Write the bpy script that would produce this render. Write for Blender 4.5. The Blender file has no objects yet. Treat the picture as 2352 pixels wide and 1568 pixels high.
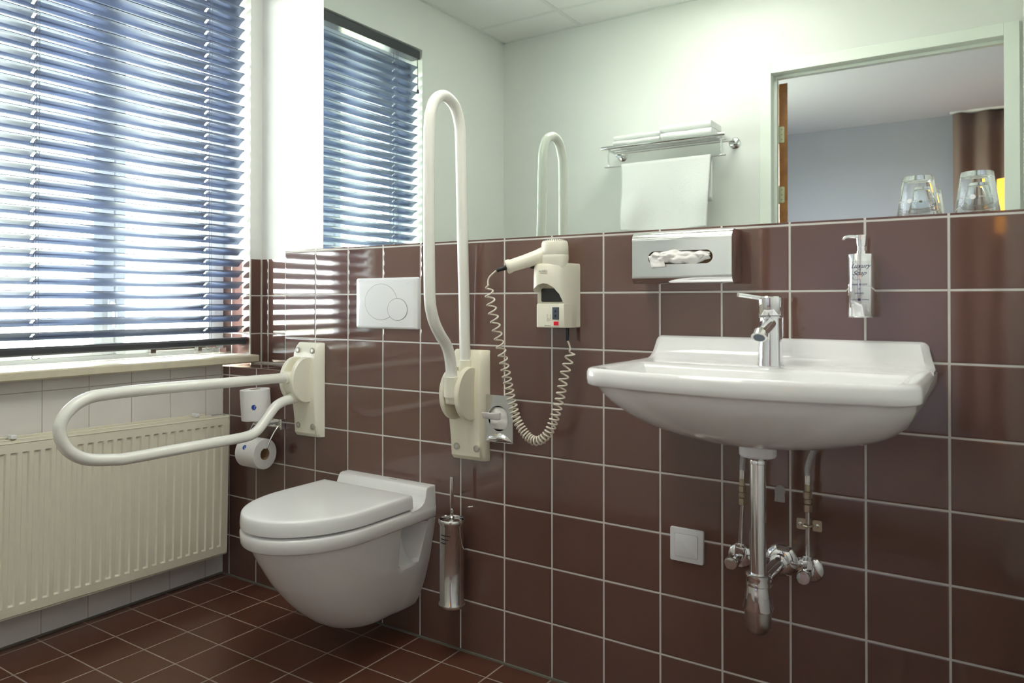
import bpy, bmesh, math, random
from mathutils import Vector, Matrix, noise
random.seed(7)
C = bpy.context.scene.collection
PI = math.pi
U, UZ = 0.152, 0.15123          # wall tile module
X0 = -0.345                     # window wall plane
YR = 0.19                       # back of the recess over the ledge
YD = -1.689                     # door wall plane
XR = 2.142                      # right wall plane
ZC = 2.589                      # ceiling
ZL, ZB = 1.2165, 0.788          # ledge heights

# ------------------------------------------------------------------ materials
def newmat(name):
    m = bpy.data.materials.new(name); m.use_nodes = True
    nt = m.node_tree; nt.nodes.clear()
    out = nt.nodes.new('ShaderNodeOutputMaterial')
    return m, nt, out
def pbr(name, col, rough=0.5, metal=0.0, bump=0.0, bscale=60.0, var=0.0, vscale=8.0, spec=0.5, coat=0.0, trans=0.0, ior=1.5, sub=0.0, emit=None, es=0.0, detail=3.0):
    m, nt, out = newmat(name)
    b = nt.nodes.new('ShaderNodeBsdfPrincipled')
    c = (col[0], col[1], col[2], 1)
    b.inputs['Base Color'].default_value = c
    b.inputs['Roughness'].default_value = rough
    b.inputs['Metallic'].default_value = metal
    b.inputs['Specular IOR Level'].default_value = spec
    b.inputs['Coat Weight'].default_value = coat
    b.inputs['Coat Roughness'].default_value = 0.04
    b.inputs['Transmission Weight'].default_value = trans
    b.inputs['IOR'].default_value = ior
    if emit:
        b.inputs['Emission Color'].default_value = (*emit, 1); b.inputs['Emission Strength'].default_value = es
    nt.links.new(b.outputs[0], out.inputs[0])
    if var or bump:
        tc = nt.nodes.new('ShaderNodeTexCoord')
    if var:
        n = nt.nodes.new('ShaderNodeTexNoise'); n.inputs['Scale'].default_value = vscale; n.inputs['Detail'].default_value = detail
        nt.links.new(tc.outputs['Object'], n.inputs['Vector'])
        mp = nt.nodes.new('ShaderNodeMapRange'); mp.inputs[1].default_value = .3; mp.inputs[2].default_value = .7
        mp.inputs[3].default_value = 1-var; mp.inputs[4].default_value = 1+var
        nt.links.new(n.outputs[0], mp.inputs[0])
        mx = nt.nodes.new('ShaderNodeVectorMath'); mx.operation = 'SCALE'
        mx.inputs[0].default_value = col[:3]; nt.links.new(mp.outputs[0], mx.inputs['Scale'])
        nt.links.new(mx.outputs[0], b.inputs['Base Color'])
    if bump:
        n = nt.nodes.new('ShaderNodeTexNoise'); n.inputs['Scale'].default_value = bscale; n.inputs['Detail'].default_value = detail
        nt.links.new(tc.outputs['Object'], n.inputs['Vector'])
        bp = nt.nodes.new('ShaderNodeBump'); bp.inputs['Strength'].default_value = bump; bp.inputs['Distance'].default_value = .002
        nt.links.new(n.outputs[0], bp.inputs['Height']); nt.links.new(bp.outputs[0], b.inputs['Normal'])
    return m
def tilemat(name, au, av, ou, ov, pu, pv, tile, grout, rough=.05, gw=.0045, var=.05, wav=.12, grough=.7, bevel=.5, spec=.5):
    """square ceramic tiles laid on the world axes au/av with joints of width gw"""
    m, nt, out = newmat(name); N, L = nt.nodes, nt.links
    b = N.new('ShaderNodeBsdfPrincipled'); L.new(b.outputs[0], out.inputs[0])
    b.inputs['Specular IOR Level'].default_value = spec
    g = N.new('ShaderNodeNewGeometry'); s = N.new('ShaderNodeSeparateXYZ'); L.new(g.outputs['Position'], s.inputs[0])
    def mth(op, a, bb=None, cc=None):
        n = N.new('ShaderNodeMath'); n.operation = op
        for i, v in enumerate((a, bb, cc)):
            if v is None: continue
            if isinstance(v, (int, float)): n.inputs[i].default_value = v
            else: L.new(v, n.inputs[i])
        return n.outputs[0]
    def axis(a, o, p):
        t = mth('DIVIDE', mth('SUBTRACT', s.outputs[a], o), p)
        fl = mth('FLOOR', t); fr = mth('SUBTRACT', t, fl)
        d = mth('MULTIPLY', mth('MINIMUM', fr, mth('SUBTRACT', 1.0, fr)), p)
        return fl, d
    fu, du = axis(au, ou, pu); fv, dv = axis(av, ov, pv)
    d = mth('MINIMUM', du, dv)
    mask = N.new('ShaderNodeMapRange'); mask.interpolation_type = 'SMOOTHSTEP'
    mask.inputs[1].default_value = gw/2-.0005; mask.inputs[2].default_value = gw/2+.0005
    L.new(d, mask.inputs[0])
    cb = N.new('ShaderNodeCombineXYZ'); L.new(fu, cb.inputs[0]); L.new(fv, cb.inputs[1])
    wn = N.new('ShaderNodeTexWhiteNoise'); wn.noise_dimensions = '3D'; L.new(cb.outputs[0], wn.inputs[0])
    k = mth('MULTIPLY_ADD', wn.outputs['Value'], 2*var, 1-var)
    ns = N.new('ShaderNodeTexNoise'); ns.inputs['Scale'].default_value = 5.0; ns.inputs['Detail'].default_value = 4
    L.new(g.outputs['Position'], ns.inputs['Vector'])
    k2 = mth('MULTIPLY', k, mth('MULTIPLY_ADD', ns.outputs[0], .2, .9))
    vm = N.new('ShaderNodeVectorMath'); vm.operation = 'SCALE'; vm.inputs[0].default_value = tile; L.new(k2, vm.inputs['Scale'])
    mx = N.new('ShaderNodeMix'); mx.data_type = 'RGBA'; L.new(mask.outputs[0], mx.inputs[0])
    mx.inputs[6].default_value = (*grout, 1); L.new(vm.outputs[0], mx.inputs[7])
    L.new(mx.outputs[2], b.inputs['Base Color'])
    r = mth('ADD', mth('MULTIPLY', mask.outputs[0], rough-grough), grough); L.new(r, b.inputs['Roughness'])
    # bump: joint + soft pillow edge + slight waviness of the glaze
    pil = N.new('ShaderNodeMapRange'); pil.interpolation_type = 'SMOOTHSTEP'
    pil.inputs[1].default_value = gw/2-.001; pil.inputs[2].default_value = gw/2+.003; L.new(d, pil.inputs[0])
    nz = N.new('ShaderNodeTexNoise'); nz.inputs['Scale'].default_value = 14.0; nz.inputs['Detail'].default_value = 1
    L.new(g.outputs['Position'], nz.inputs['Vector'])
    h = mth('ADD', pil.outputs[0], mth('MULTIPLY', nz.outputs[0], wav))
    bp = N.new('ShaderNodeBump'); bp.inputs['Strength'].default_value = bevel; bp.inputs['Distance'].default_value = .0012
    L.new(h, bp.inputs['Height']); L.new(bp.outputs[0], b.inputs['Normal'])
    return m
def archglass(name, tint=(.93, .96, .97)):
    m, nt, out = newmat(name); N, L = nt.nodes, nt.links
    t = N.new('ShaderNodeBsdfTransparent'); t.inputs[0].default_value = (*tint, 1)
    g = N.new('ShaderNodeBsdfGlossy'); g.inputs['Roughness'].default_value = .01
    lw = N.new('ShaderNodeNewGeometry'); dp = N.new('ShaderNodeVectorMath'); dp.operation = 'DOT_PRODUCT'
    L.new(lw.outputs['Incoming'], dp.inputs[0]); L.new(lw.outputs['Normal'], dp.inputs[1])
    ab = N.new('ShaderNodeMath'); ab.operation = 'ABSOLUTE'; L.new(dp.outputs['Value'], ab.inputs[0])
    om = N.new('ShaderNodeMath'); om.operation = 'SUBTRACT'; om.inputs[0].default_value = 1; L.new(ab.outputs[0], om.inputs[1])
    pw = N.new('ShaderNodeMath'); pw.operation = 'POWER'; pw.inputs[1].default_value = 5; L.new(om.outputs[0], pw.inputs[0])
    fr = N.new('ShaderNodeMath'); fr.operation = 'MULTIPLY_ADD'; fr.inputs[1].default_value = .96; fr.inputs[2].default_value = .04; L.new(pw.outputs[0], fr.inputs[0])
    mx = N.new('ShaderNodeMixShader'); L.new(fr.outputs[0], mx.inputs[0]); L.new(t.outputs[0], mx.inputs[1]); L.new(g.outputs[0], mx.inputs[2])
    L.new(mx.outputs[0], out.inputs[0]); return m

BR = (.144, .077, .062); GR = (.62, .60, .57)
M = {}
M['tile_xz'] = tilemat('brown wall tile', 0, 2, 0, 0, U, UZ, BR, GR, spec=1.0)
M['tile_yz'] = tilemat('brown reveal tile', 1, 2, .19, 0, U, UZ, BR, GR)
M['tile_xy'] = tilemat('brown ledge tile', 0, 1, 0, .008, U, .30, BR, GR)
M['floor'] = tilemat('red brown floor tile', 0, 1, 0, -.0984, U, U, (.110, .043, .027), (.36, .30, .26), rough=.32, gw=.0042, var=.09, wav=.05, bevel=.4)
M['white_yz'] = tilemat('white wall tile', 1, 2, -.0768, 0, .1524, UZ, (.77, .745, .725), (.42, .38, .35), rough=.16, gw=.0028, var=.012, wav=.08, bevel=.3)
M['paint'] = pbr('white wall paint', (.76, .77, .75), .75, bump=.15, bscale=220)
M['ceil'] = pbr('ceiling panel', (.82, .82, .80), .9, bump=.25, bscale=400)
M['tbar'] = pbr('ceiling grid metal', (.72, .74, .72), .5)
M['wood_white'] = pbr('white painted frame', (.82, .83, .82), .35)
M['doorframe'] = pbr('pale painted door frame', (.80, .84, .79), .4)
M['sill'] = pbr('cream stone sill', (.66, .61, .47), .28, var=.05, vscale=30)
M['rad'] = pbr('cream radiator enamel', (.80, .77, .64), .35, bump=.05, bscale=300)
M['ceramic'] = pbr('white sanitary ceramic', (.86, .86, .86), .09, coat=.3)
M['seat'] = pbr('white seat plastic', (.86, .865, .87), .12)
M['plastic'] = pbr('white plastic', (.82, .83, .85), .22)
M['cream'] = pbr('cream plastic', (.82, .785, .64), .32)
M['creampale'] = pbr('pale cream plastic', (.86, .84, .71), .25)
M['recess'] = pbr('darkened cream plastic', (.42, .40, .33), .5)  # cream darkened in the colour so raised discs read as shaded recesses
M['bar'] = pbr('white coated grab bar', (.86, .865, .81), .18, coat=.3)
M['chrome'] = pbr('chrome', (.86, .87, .88), .05, metal=1)
M['steel'] = pbr('polished steel', (.72, .71, .69), .12, metal=1)
M['brushed'] = pbr('satin steel', (.62, .60, .57), .28, metal=1)
M['brass'] = pbr('dull brass', (.52, .45, .33), .35, metal=1)
M['braid'] = pbr('braided hose', (.6, .6, .6), .35, metal=.9, bump=1.0, bscale=700)
M['mirror'] = pbr('mirror silvering', (.80, .865, .82), .0, metal=1)
M['glass'] = pbr('clear glass', (.98, 1, .99), .0, trans=1, ior=1.48)
M['pane'] = archglass('window glass')
M['slat'] = pbr('dark blue grey slat', (.105, .125, .175), .34, metal=.5, spec=.6)
M['rail'] = pbr('black blind rail', (.045, .048, .058), .3)
M['cord'] = pbr('dark cord', (.10, .10, .13), .7)
M['black'] = pbr('black rubber', (.02, .02, .022), .5)
M['dark'] = pbr('dark void', (.015, .015, .016), .8)
M['darkglass'] = pbr('smoked plastic', (.03, .03, .032), .12)
M['slate'] = pbr('slate blue plastic', (.075, .095, .13), .35)
M['redswitch'] = pbr('red rocker', (.55, .01, .03), .2, emit=(.8, .02, .05), es=.12)
M['paper'] = pbr('white tissue paper', (.85, .84, .84), .9, bump=.4, bscale=350)
M['card'] = pbr('cardboard core', (.42, .28, .16), .9)
M['tissue'] = pbr('soft tissue', (.86, .85, .83), .9, bump=.6, bscale=90)
M['towel'] = pbr('white terry towel', (.82, .82, .82), .95, bump=1.0, bscale=500)
M['blue'] = pbr('blue print', (.01, .06, .42), .6)
M['ink'] = pbr('dark blue ink', (.035, .04, .10), .5)
M['greyink'] = pbr('grey ink', (.30, .30, .30), .5)
M['frost'] = pbr('frosted white print', (.80, .82, .82), .6)
M['plaster'] = pbr('grey filler', (.36, .34, .33), .85, bump=.5, bscale=120)
M['joint'] = pbr('grey green sealant', (.16, .16, .13), .6)
M['silicone'] = pbr('white sealant', (.66, .65, .60), .45)
M['bedwall'] = pbr('lavender grey wall', (.36, .375, .43), .85)
M['bedceil'] = pbr('bedroom ceiling', (.66, .67, .74), .9)
M['bedfloor'] = pbr('bedroom carpet', (.16, .12, .10), .95, bump=.6, bscale=300)
M['curtain'] = pbr('brown curtain cloth', (.21, .155, .13), .9, bump=.3, bscale=500)
M['wood'] = pbr('brown door wood', (.30, .125, .035), .45, var=.2, vscale=18)
M['hinge'] = pbr('painted hinge', (.62, .62, .42), .4)
M['orange'] = pbr('lit orange shade', (.85, .35, .04), .7, emit=(1.0, .42, .04), es=1.3)
M['ground'] = pbr('pale paving', (.33, .30, .20), .9, var=.1)

# ------------------------------------------------------------------ mesh builder
class MB:
    def __init__(s): s.v = []; s.f = []; s.mi = []; s.cur = 0
    def mat(s, i): s.cur = i; return s
    def add(s, vs, fs):
        o = len(s.v); s.v += [tuple(v) for v in vs]
        for f in fs: s.f.append([o+i for i in f]); s.mi.append(s.cur)
    def box(s, x0, x1, y0, y1, z0, z1):
        x0, x1 = sorted((x0, x1)); y0, y1 = sorted((y0, y1)); z0, z1 = sorted((z0, z1))
        s.add([(x0,y0,z0),(x1,y0,z0),(x1,y1,z0),(x0,y1,z0),(x0,y0,z1),(x1,y0,z1),(x1,y1,z1),(x0,y1,z1)],
              [(0,3,2,1),(4,5,6,7),(0,1,5,4),(1,2,6,5),(2,3,7,6),(3,0,4,7)])
        return s
    def quad(s, a, b, c, d): s.add([a, b, c, d], [(0, 1, 2, 3)]); return s
    def loft(s, rings, cap0=True, cap1=True, closed=True):
        n = len(rings[0]); vs = [p for r in rings for p in r]; fs = []
        for i in range(len(rings)-1):
            for j in range(n if closed else n-1):
                k = (j+1) % n
                fs.append((i*n+j, i*n+k, (i+1)*n+k, (i+1)*n+j))
        if cap0: fs.append(tuple(reversed(range(n))))
        if cap1: fs.append(tuple((len(rings)-1)*n+j for j in range(n)))
        s.add(vs, fs); return s
    def tube(s, pts, r, n=16, cap=True):
        pts = [Vector(p) for p in pts]; m = len(pts)
        rr = r if isinstance(r, (list, tuple)) else [r]*m
        T = []
        for i in range(m):
            a = pts[max(i-1, 0)]; b = pts[min(i+1, m-1)]; t = (b-a)
            T.append(t.normalized() if t.length > 1e-9 else Vector((0, 0, 1)))
        up = Vector((0, 0, 1)) if abs(T[0].z) < .9 else Vector((1, 0, 0))
        nrm = T[0].cross(up).normalized(); rings = []
        for i in range(m):
            if i:
                q = T[i-1].rotation_difference(T[i]); nrm = (q @ nrm); nrm = (nrm - T[i]*nrm.dot(T[i])).normalized()
            bn = T[i].cross(nrm)
            rings.append([pts[i] + (nrm*math.cos(2*PI*j/n) + bn*math.sin(2*PI*j/n))*rr[i] for j in range(n)])
        return s.loft(rings, cap, cap)
    def lathe(s, prof, c=(0, 0, 0), n=32, axis='z', cap=True):
        """prof: [(radius, height)] around the axis through c"""
        rings = []
        for r, h in prof:
            ring = []
            for j in range(n):
                a = 2*PI*j/n; u, w = r*math.cos(a), r*math.sin(a)
                p = {'z': (u, w, h), 'y': (u, h, -w), 'x': (h, u, w)}[axis]
                ring.append((c[0]+p[0], c[1]+p[1], c[2]+p[2]))
            rings.append(ring)
        return s.loft(rings, cap, cap)
    def prism(s, poly, axis, a, b):
        """poly: 2D points in the two remaining axes (ordered), extruded from a to b along axis"""
        def P(t, p):
            return {'x': (t, p[0], p[1]), 'y': (p[0], t, p[1]), 'z': (p[0], p[1], t)}[axis]
        return s.loft([[P(a, p) for p in poly], [P(b, p) for p in poly]])
    def build(s, name, mats, parent=None, smooth=30, bevel=0, seg=3, sub=0, loc=None):
        me = bpy.data.meshes.new(name); me.from_pydata(s.v, [], s.f)
        if not isinstance(mats, (list, tuple)): mats = [mats]
        for m in mats: me.materials.append(m)
        me.polygons.foreach_set('material_index', s.mi)
        bm = bmesh.new(); bm.from_mesh(me)
        bmesh.ops.remove_doubles(bm, verts=bm.verts, dist=1e-6)
        bmesh.ops.recalc_face_normals(bm, faces=bm.faces)
        bm.to_mesh(me); bm.free()
        o = bpy.data.objects.new(name, me); C.objects.link(o)
        if smooth:
            for p in me.polygons: p.use_smooth = True
            me.set_sharp_from_angle(angle=math.radians(smooth))
        if bevel:
            md = o.modifiers.new('bevel', 'BEVEL'); md.width = bevel; md.segments = seg; md.limit_method = 'ANGLE'; md.angle_limit = math.radians(35)
            md.harden_normals = True
        if sub:
            md = o.modifiers.new('sub', 'SUBSURF'); md.levels = sub; md.render_levels = sub
        if parent is not None:
            o.parent = parent
            o.matrix_parent_inverse = parent.matrix_world.inverted() if parent.type != 'EMPTY' else Matrix.Translation(-Vector(parent.location))
        return o
def thing(name, loc, label, cat, group=None):
    o = bpy.data.objects.new(name, None); C.objects.link(o); o.location = loc
    o.empty_display_size = .05
    o['label'] = label; o['category'] = cat
    if group: o['group'] = group
    return o
def tag(o, label, cat, group=None):
    o['label'] = label; o['category'] = cat
    if group: o['group'] = group
    return o
def struct(o): o['kind'] = 'structure'; return o
def rrect(x0, x1, z0, z1, r, n=6):
    pts = []
    for cx, cz, a0 in ((x1-r, z1-r, 0), (x0+r, z1-r, 90), (x0+r, z0+r, 180), (x1-r, z0+r, 270)):
        for i in range(n+1):
            a = math.radians(a0+90*i/n); pts.append((cx+r*math.cos(a), cz+r*math.sin(a)))
    return pts
def ell(cx, cz, rx, rz, n=48): return [(cx+rx*math.cos(2*PI*i/n), cz+rz*math.sin(2*PI*i/n)) for i in range(n)]
def smoothpath(pts, k=8):
    pts = [Vector(p) for p in pts]; out = []
    P = [pts[0]*2-pts[1]] + pts + [pts[-1]*2-pts[-2]]
    for i in range(1, len(P)-2):
        for j in range(k):
            t = j/k; a, b, c, d = P[i-1], P[i], P[i+1], P[i+2]
            out.append(.5*((2*b)+(c-a)*t+(2*a-5*b+4*c-d)*t*t+(3*b-a-3*c+d)*t**3))
    out.append(pts[-1]); return out
def holed(name, outer, inner, y, mat, parent, thick=.0012, **kw):
    """flat plate in the xz plane with one hole"""
    bm = bmesh.new(); es = []
    for loop in (outer, inner):
        vs = [bm.verts.new((p[0], y, p[1])) for p in loop]
        for i in range(len(vs)): es.append(bm.edges.new((vs[i], vs[(i+1) % len(vs)])))
    bmesh.ops.triangle_fill(bm, use_beauty=True, use_dissolve=False, edges=es)
    r = bmesh.ops.extrude_face_region(bm, geom=bm.faces[:])
    bmesh.ops.translate(bm, verts=[v for v in r['geom'] if isinstance(v, bmesh.types.BMVert)], vec=(0, thick, 0))
    bmesh.ops.recalc_face_normals(bm, faces=bm.faces)
    mb = MB(); bm.verts.ensure_lookup_table()
    mb.add([v.co[:] for v in bm.verts], [[v.index for v in f.verts] for f in bm.faces]); bm.free()
    return mb.build(name, mat, parent, **kw)
def text(name, body, size, mat, parent, fn, shear=0.0, align='CENTER', space=1.0, depth=.0002):
    """lettering: fn maps the flat text point (u, v, d) to a place in the scene"""
    cu = bpy.data.curves.new(name, 'FONT'); cu.body = body; cu.size = size; cu.align_x = align; cu.align_y = 'CENTER'
    cu.shear = shear; cu.space_character = space; cu.extrude = depth; cu.resolution_u = 3
    t = bpy.data.objects.new(name, cu); C.objects.link(t)
    dg = bpy.context.evaluated_depsgraph_get(); me = bpy.data.meshes.new_from_object(t.evaluated_get(dg))
    bpy.data.objects.remove(t); bpy.data.curves.remove(cu)
    for v in me.vertices: v.co = fn(v.co.x, v.co.y, v.co.z)
    me.materials.clear(); me.materials.append(mat)
    o = bpy.data.objects.new(name, me); C.objects.link(o)
    o.parent = parent
    o.matrix_parent_inverse = Matrix.Translation(-Vector(parent.location)) if parent.type == 'EMPTY' else Matrix()
    return o
def wavegrid(fn, nu, nv):
    vs = [fn(i/nu, j/nv) for i in range(nu+1) for j in range(nv+1)]
    fs = [(i*(nv+1)+j, (i+1)*(nv+1)+j, (i+1)*(nv+1)+j+1, i*(nv+1)+j+1) for i in range(nu) for j in range(nv)]
    return vs, fs
def sheet(name, fn, nu, nv, mat, parent, thick=.0008, smooth=60):
    m = MB(); m.add(*wavegrid(fn, nu, nv)); o = m.build(name, mat, parent, smooth=smooth)
    md = o.modifiers.new('solid', 'SOLIDIFY'); md.thickness = thick; md.offset = 0
    return o

# ------------------------------------------------------------------ the room
YB = -5.39   # far wall of the bedroom
# floor of the bathroom (tiles) and bedroom
struct(MB().box(X0, XR, -1.75, 0, -.05, 0).build('floor', M['floor'], smooth=0))
struct(MB().box(X0, 3.9, YB, -1.75, -.05, 0).build('floor_bedroom', M['bedfloor'], smooth=0))
# front wall: low block, tall block, and the wall behind the recess
w = MB()
def faced(mb, x0, x1, y0, y1, z0, z1, top, front, side):
    mb.mat(front).quad((x0,y0,z0),(x1,y0,z0),(x1,y0,z1),(x0,y0,z1))
    mb.mat(top).quad((x0,y0,z1),(x1,y0,z1),(x1,y1,z1),(x0,y1,z1))
    mb.mat(side).quad((x0,y1,z0),(x0,y0,z0),(x0,y0,z1),(x0,y1,z1))
faced(w, X0, 0, 0, YR, 0, ZB, 1, 0, 2)
faced(w, 0, XR, 0, YR, 0, ZL, 1, 0, 2)
w.mat(0).quad((X0,YR,ZB),(0,YR,ZB),(0,YR,1.204),(X0,YR,1.204))
w.mat(3).quad((X0,YR+.003,1.204),(0.0,YR+.003,1.204),(0.0,YR+.003,ZC),(X0,YR+.003,ZC))
w.mat(3).quad((X0,YR+.003,1.204),(X0,YR,1.204),(0,YR,1.204),(0,YR+.003,1.204))
w.mat(3).quad((0,YR+.003,ZL),(XR,YR+.003,ZL),(XR,YR+.003,ZC),(0,YR+.003,ZC))
w.mat(3).box(X0-.21, XR+.1, YR+.01, YR+.12, 0, ZC)
struct(w.build('wall_front', [M['tile_xz'], M['tile_xy'], M['tile_yz'], M['paint']], smooth=0))
# left (window) wall with the opening
WY0, WY1, WZ0, WZ1 = -.883, .132, .797, 2.335; XO = X0-.21
w = MB()
w.mat(0)
w.box(XO, X0, -1.81, WY0, 1.204, ZC).box(XO, X0, WY1, YR+.01, 1.204, ZC).box(XO, X0, WY0, WY1, WZ1, ZC)
w.box(XO, X0, -1.81, WY0, 0, 1.204)
w.mat(1).box(XO, X0-.0005, -1.81, .0, 0, WZ0)
w.mat(2).box(XO, X0+.001, WY1, YR+.01, .70, 1.204)
w.mat(3).quad((XO, WY1-.0008, WZ0), (X0+.001, WY1-.0008, WZ0), (X0+.001, WY1-.0008, 1.204), (XO, WY1-.0008, 1.204))
w.mat(1).quad((X0+.0008, -1.69, 0), (X0+.0008, WY0, 0), (X0+.0008, WY0, 1.204), (X0+.0008, -1.69, 1.204))
struct(w.build('wall_left', [M['paint'], M['white_yz'], M['tile_yz'], M['tile_xz']], smooth=0))
w = MB()   # rest of the outside wall along the bedroom, with a hole added for daylight
w.box(XO, X0, YB, -3.9, 0, ZC).box(XO, X0, -2.3, -1.81, 0, ZC).box(XO, X0, -3.9, -2.3, 0, .9).box(XO, X0, -3.9, -2.3, 2.2, ZC)
struct(w.build('wall_bedroom_left', M['bedwall'], smooth=0))
# right wall
w = MB(); w.mat(0).box(XR, XR+.1, -1.69, .2, 0, ZC)
struct(w.build('wall_right', [tilemat('white wall tile right', 1, 2, 0, 0, U, UZ, (.74, .75, .72), (.42, .41, .38), rough=.16, gw=.003, var=.01)], smooth=0))
# door wall (bathroom side painted, bedroom side grey)
DX0, DX1, DZ = 1.170, 2.080, 2.141
w = MB()
for mi, ya, yb in ((0, YD-.06, YD), (1, YD-.121, YD-.06)):
    w.mat(mi).box(XO, DX0-.02, ya, yb, 0, ZC).box(DX0-.02, DX1+.02, ya, yb, DZ+.02, ZC).box(DX1+.02, XR+.1 if mi == 0 else 3.9, ya, yb, 0, ZC)
struct(w.build('wall_back', [M['paint'], M['bedwall'], M['tile_xz']], smooth=0))
struct(MB().box(X0, 3.9, YB-.1, YB, 0, ZC).build('wall_bedroom_back', M['bedwall'], smooth=0))
struct(MB().box(3.9, 4.0, YB, YD-.06, 0, ZC).build('wall_bedroom_right', M['bedwall'], smooth=0))
# ceilings
cl = MB().box(XO, XR+.1, YD-.05, YR+.1, ZC, ZC+.05).build('ceiling', M['ceil'], smooth=0); struct(cl)
g = MB()
for x in (.163, .763, 1.363, 1.963): g.box(x-.011, x+.011, YD, YR, ZC-.003, ZC+.001)
for y in (-1.403, -.803, -.203): g.box(X0, XR, y-.011, y+.011, ZC-.0035, ZC+.001)
g.box(X0, X0+.022, YD, YR, ZC-.006, ZC+.001).box(X0, XR, YD, YD+.022, ZC-.006, ZC+.001).box(X0, XR, YR-.019, YR+.003, ZC-.006, ZC+.001).box(XR-.022, XR, YD, YR, ZC-.006, ZC+.001)
g.build('ceiling_grid', M['tbar'], cl, smooth=0)
struct(MB().box(XO, 4.0, YB-.1, YD-.05, ZC, ZC+.05).build('ceiling_bedroom', M['bedceil'], smooth=0))
# sealant joints
j = MB(); j.box(X0, XR, -.007, .001, 0, .005).box(X0, X0+.007, -1.69, 0, 0, .005)
struct(j.build('trim_1', M['joint'], smooth=0))
j = MB(); j.box(X0, X0+.005, YR-.005, YR+.001, ZB, 1.204).box(X0, X0+.004, -.004, .001, 0, ZB-.004)
j.box(X0, 0, YR-.006, YR, ZB, ZB+.006).box(X0, X0+.006, WY1, YR, ZB, ZB+.006).box(X0-.002, X0+.003, WY1-.003, WY1+.003, .826, 1.204)
struct(j.build('trim_2', M['silicone'], smooth=0))
# fill light panels added to the ceiling, out of the mirror's view
LM = pbr('fill light emitter', (.9, .9, .9), .5, emit=(1.0, .965, .90), es=5.6)
for yc_, lb_ in ((-1.103, 'added square ceiling fill light panel, out of view, nearer the doorway'), (-.503, 'added square ceiling fill light panel, out of view, nearer the mirror wall')):
    lamp = thing('ceiling_fill_panel', (1.063, yc_, ZC), lb_, 'added fill light', 'added ceiling fill panels')
    MB().box(.776, 1.350, yc_-.287, yc_+.287, ZC-.012, ZC-.0005).build('frame', M['wood_white'], lamp, smooth=0)
    MB().box(.796, 1.330, yc_-.267, yc_+.267, ZC-.016, ZC-.0125).build('diffuser', LM, lamp, smooth=0)
# sill
sl = MB(); sl.prism([(-.5045, .797), (-.293, .797), (-.288, .802), (-.288, .822), (-.293, .8265), (-.5045, .8265)], 'y', WY0-.02, WY1-.0012)
sl2 = sl.build('windowsill', M['sill'], smooth=40)
tag(sl2, 'cream stone windowsill above the radiator, under the dark blind', 'windowsill')

# ------------------------------------------------------------------ window
wn = bpy.data.objects.new('window_1', None); C.objects.link(wn); wn.location = (-.47, -.37, .83); wn['kind'] = 'structure'
XF0, XF1 = -.552, -.505
f = MB()
f.box(XF0, XF1, WY0, WY0+.055, .826, WZ1).box(XF0, XF1, WY1-.05, WY1-.001, .826, WZ1)
f.box(XF0, XF1, WY0+.055, WY1-.05, .8255, .846).box(XF0, XF1, WY0+.055, WY1-.05, WZ1-.05, WZ1)
f.box(XF0, XF1, -.400, -.350, .846, WZ1-.05)
f.build('window_frame', M['wood_white'], wn, smooth=0, bevel=.004)
for ya, yb in ((WY0+.051, -.401), (-.349, WY1-.051)):
    s_ = MB()
    s_.box(XF0+.01, XF1+.012, ya, ya+.035, .847, WZ1-.051).box(XF0+.01, XF1+.012, yb-.035, yb, .847, WZ1-.051)
    s_.box(XF0+.01, XF1+.012, ya+.035, yb-.035, .847, .872).box(XF0+.01, XF1+.012, ya+.035, yb-.035, WZ1-.09, WZ1-.051)
    so = s_.build('sash', M['wood_white'], wn, smooth=0, bevel=.004)
    MB().box(-.532, -.526, ya+.034, yb-.034, .871, WZ1-.089).build('pane', M['pane'], so, smooth=0)
h = MB(); h.box(XF1+.012, XF1+.020, -.385, -.36, .93, 1.05).tube([(XF1+.018, -.372, 1.03), (XF1+.036, -.372, 1.02), (XF1+.040, -.372, .94)], .008, 12)
h.build('handle', M['wood_white'], wn, bevel=.003)
h = MB(); h.box(-.486, -.480, -.20, .075, .850, .860).box(-.4925, -.474, -.225, -.20, .840, .868).box(-.4925, -.470, -.02, 0.0, .836, .870)
h.box(-.4925, -.455, .07, .105, .8266, .850)
h.build('stay_bar', M['steel'], wn, bevel=.002)
# outside
struct(MB().box(-60, XO-.02, -60, 60, -.9, -.8).build('ground_outside', M['ground'], smooth=0))

# ------------------------------------------------------------------ venetian blind
bl = thing('venetian_blind', (-.385, -.375, .87), 'dark blue grey venetian blind with tilted slats hanging in the window recess', 'window blind')
BY0, BY1 = -.872, .121; XS = -.383
MB().box(-.408, -.352, BY0, BY1+.004, 2.283, 2.328).build('head_rail', M['rail'], bl, smooth=0, bevel=.002)
sw, tilt = .050, math.radians(31); nseg = 10
holes = [(-.7025, -.6935), (-.0535, -.0445)]
ys = sorted({BY0, BY1, BY0+.006, BY1-.006, -.4, *[v for hh in holes for v in hh]})
sec = []
for i in range(nseg+1):
    t = -1+2*i/nseg; a = t*sw/2; camber = .0038*(1-t*t)
    sec.append((a*math.cos(tilt)-camber*math.sin(tilt), a*math.sin(tilt)+camber*math.cos(tilt), t))
vs, fs = [], []
for y in ys:
    for (sx, sz, t) in sec:
        e = 0
        if y in (BY0, BY1): sx, sz = sx*.80, sz*.80
        vs.append((sx, y, sz))
n1 = nseg+1
for a in range(len(ys)-1):
    mid = (ys[a]+ys[a+1])/2; inh = any(h0 < mid < h1 for h0, h1 in holes)
    for i in range(nseg):
        if inh and i in (3, 4, 5, 6): continue
        fs.append((a*n1+i, a*n1+i+1, (a+1)*n1+i+1, (a+1)*n1+i))
sm = MB(); sm.add(vs, fs)
s0 = sm.build('slat', M['slat'], bl, smooth=50)
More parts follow.
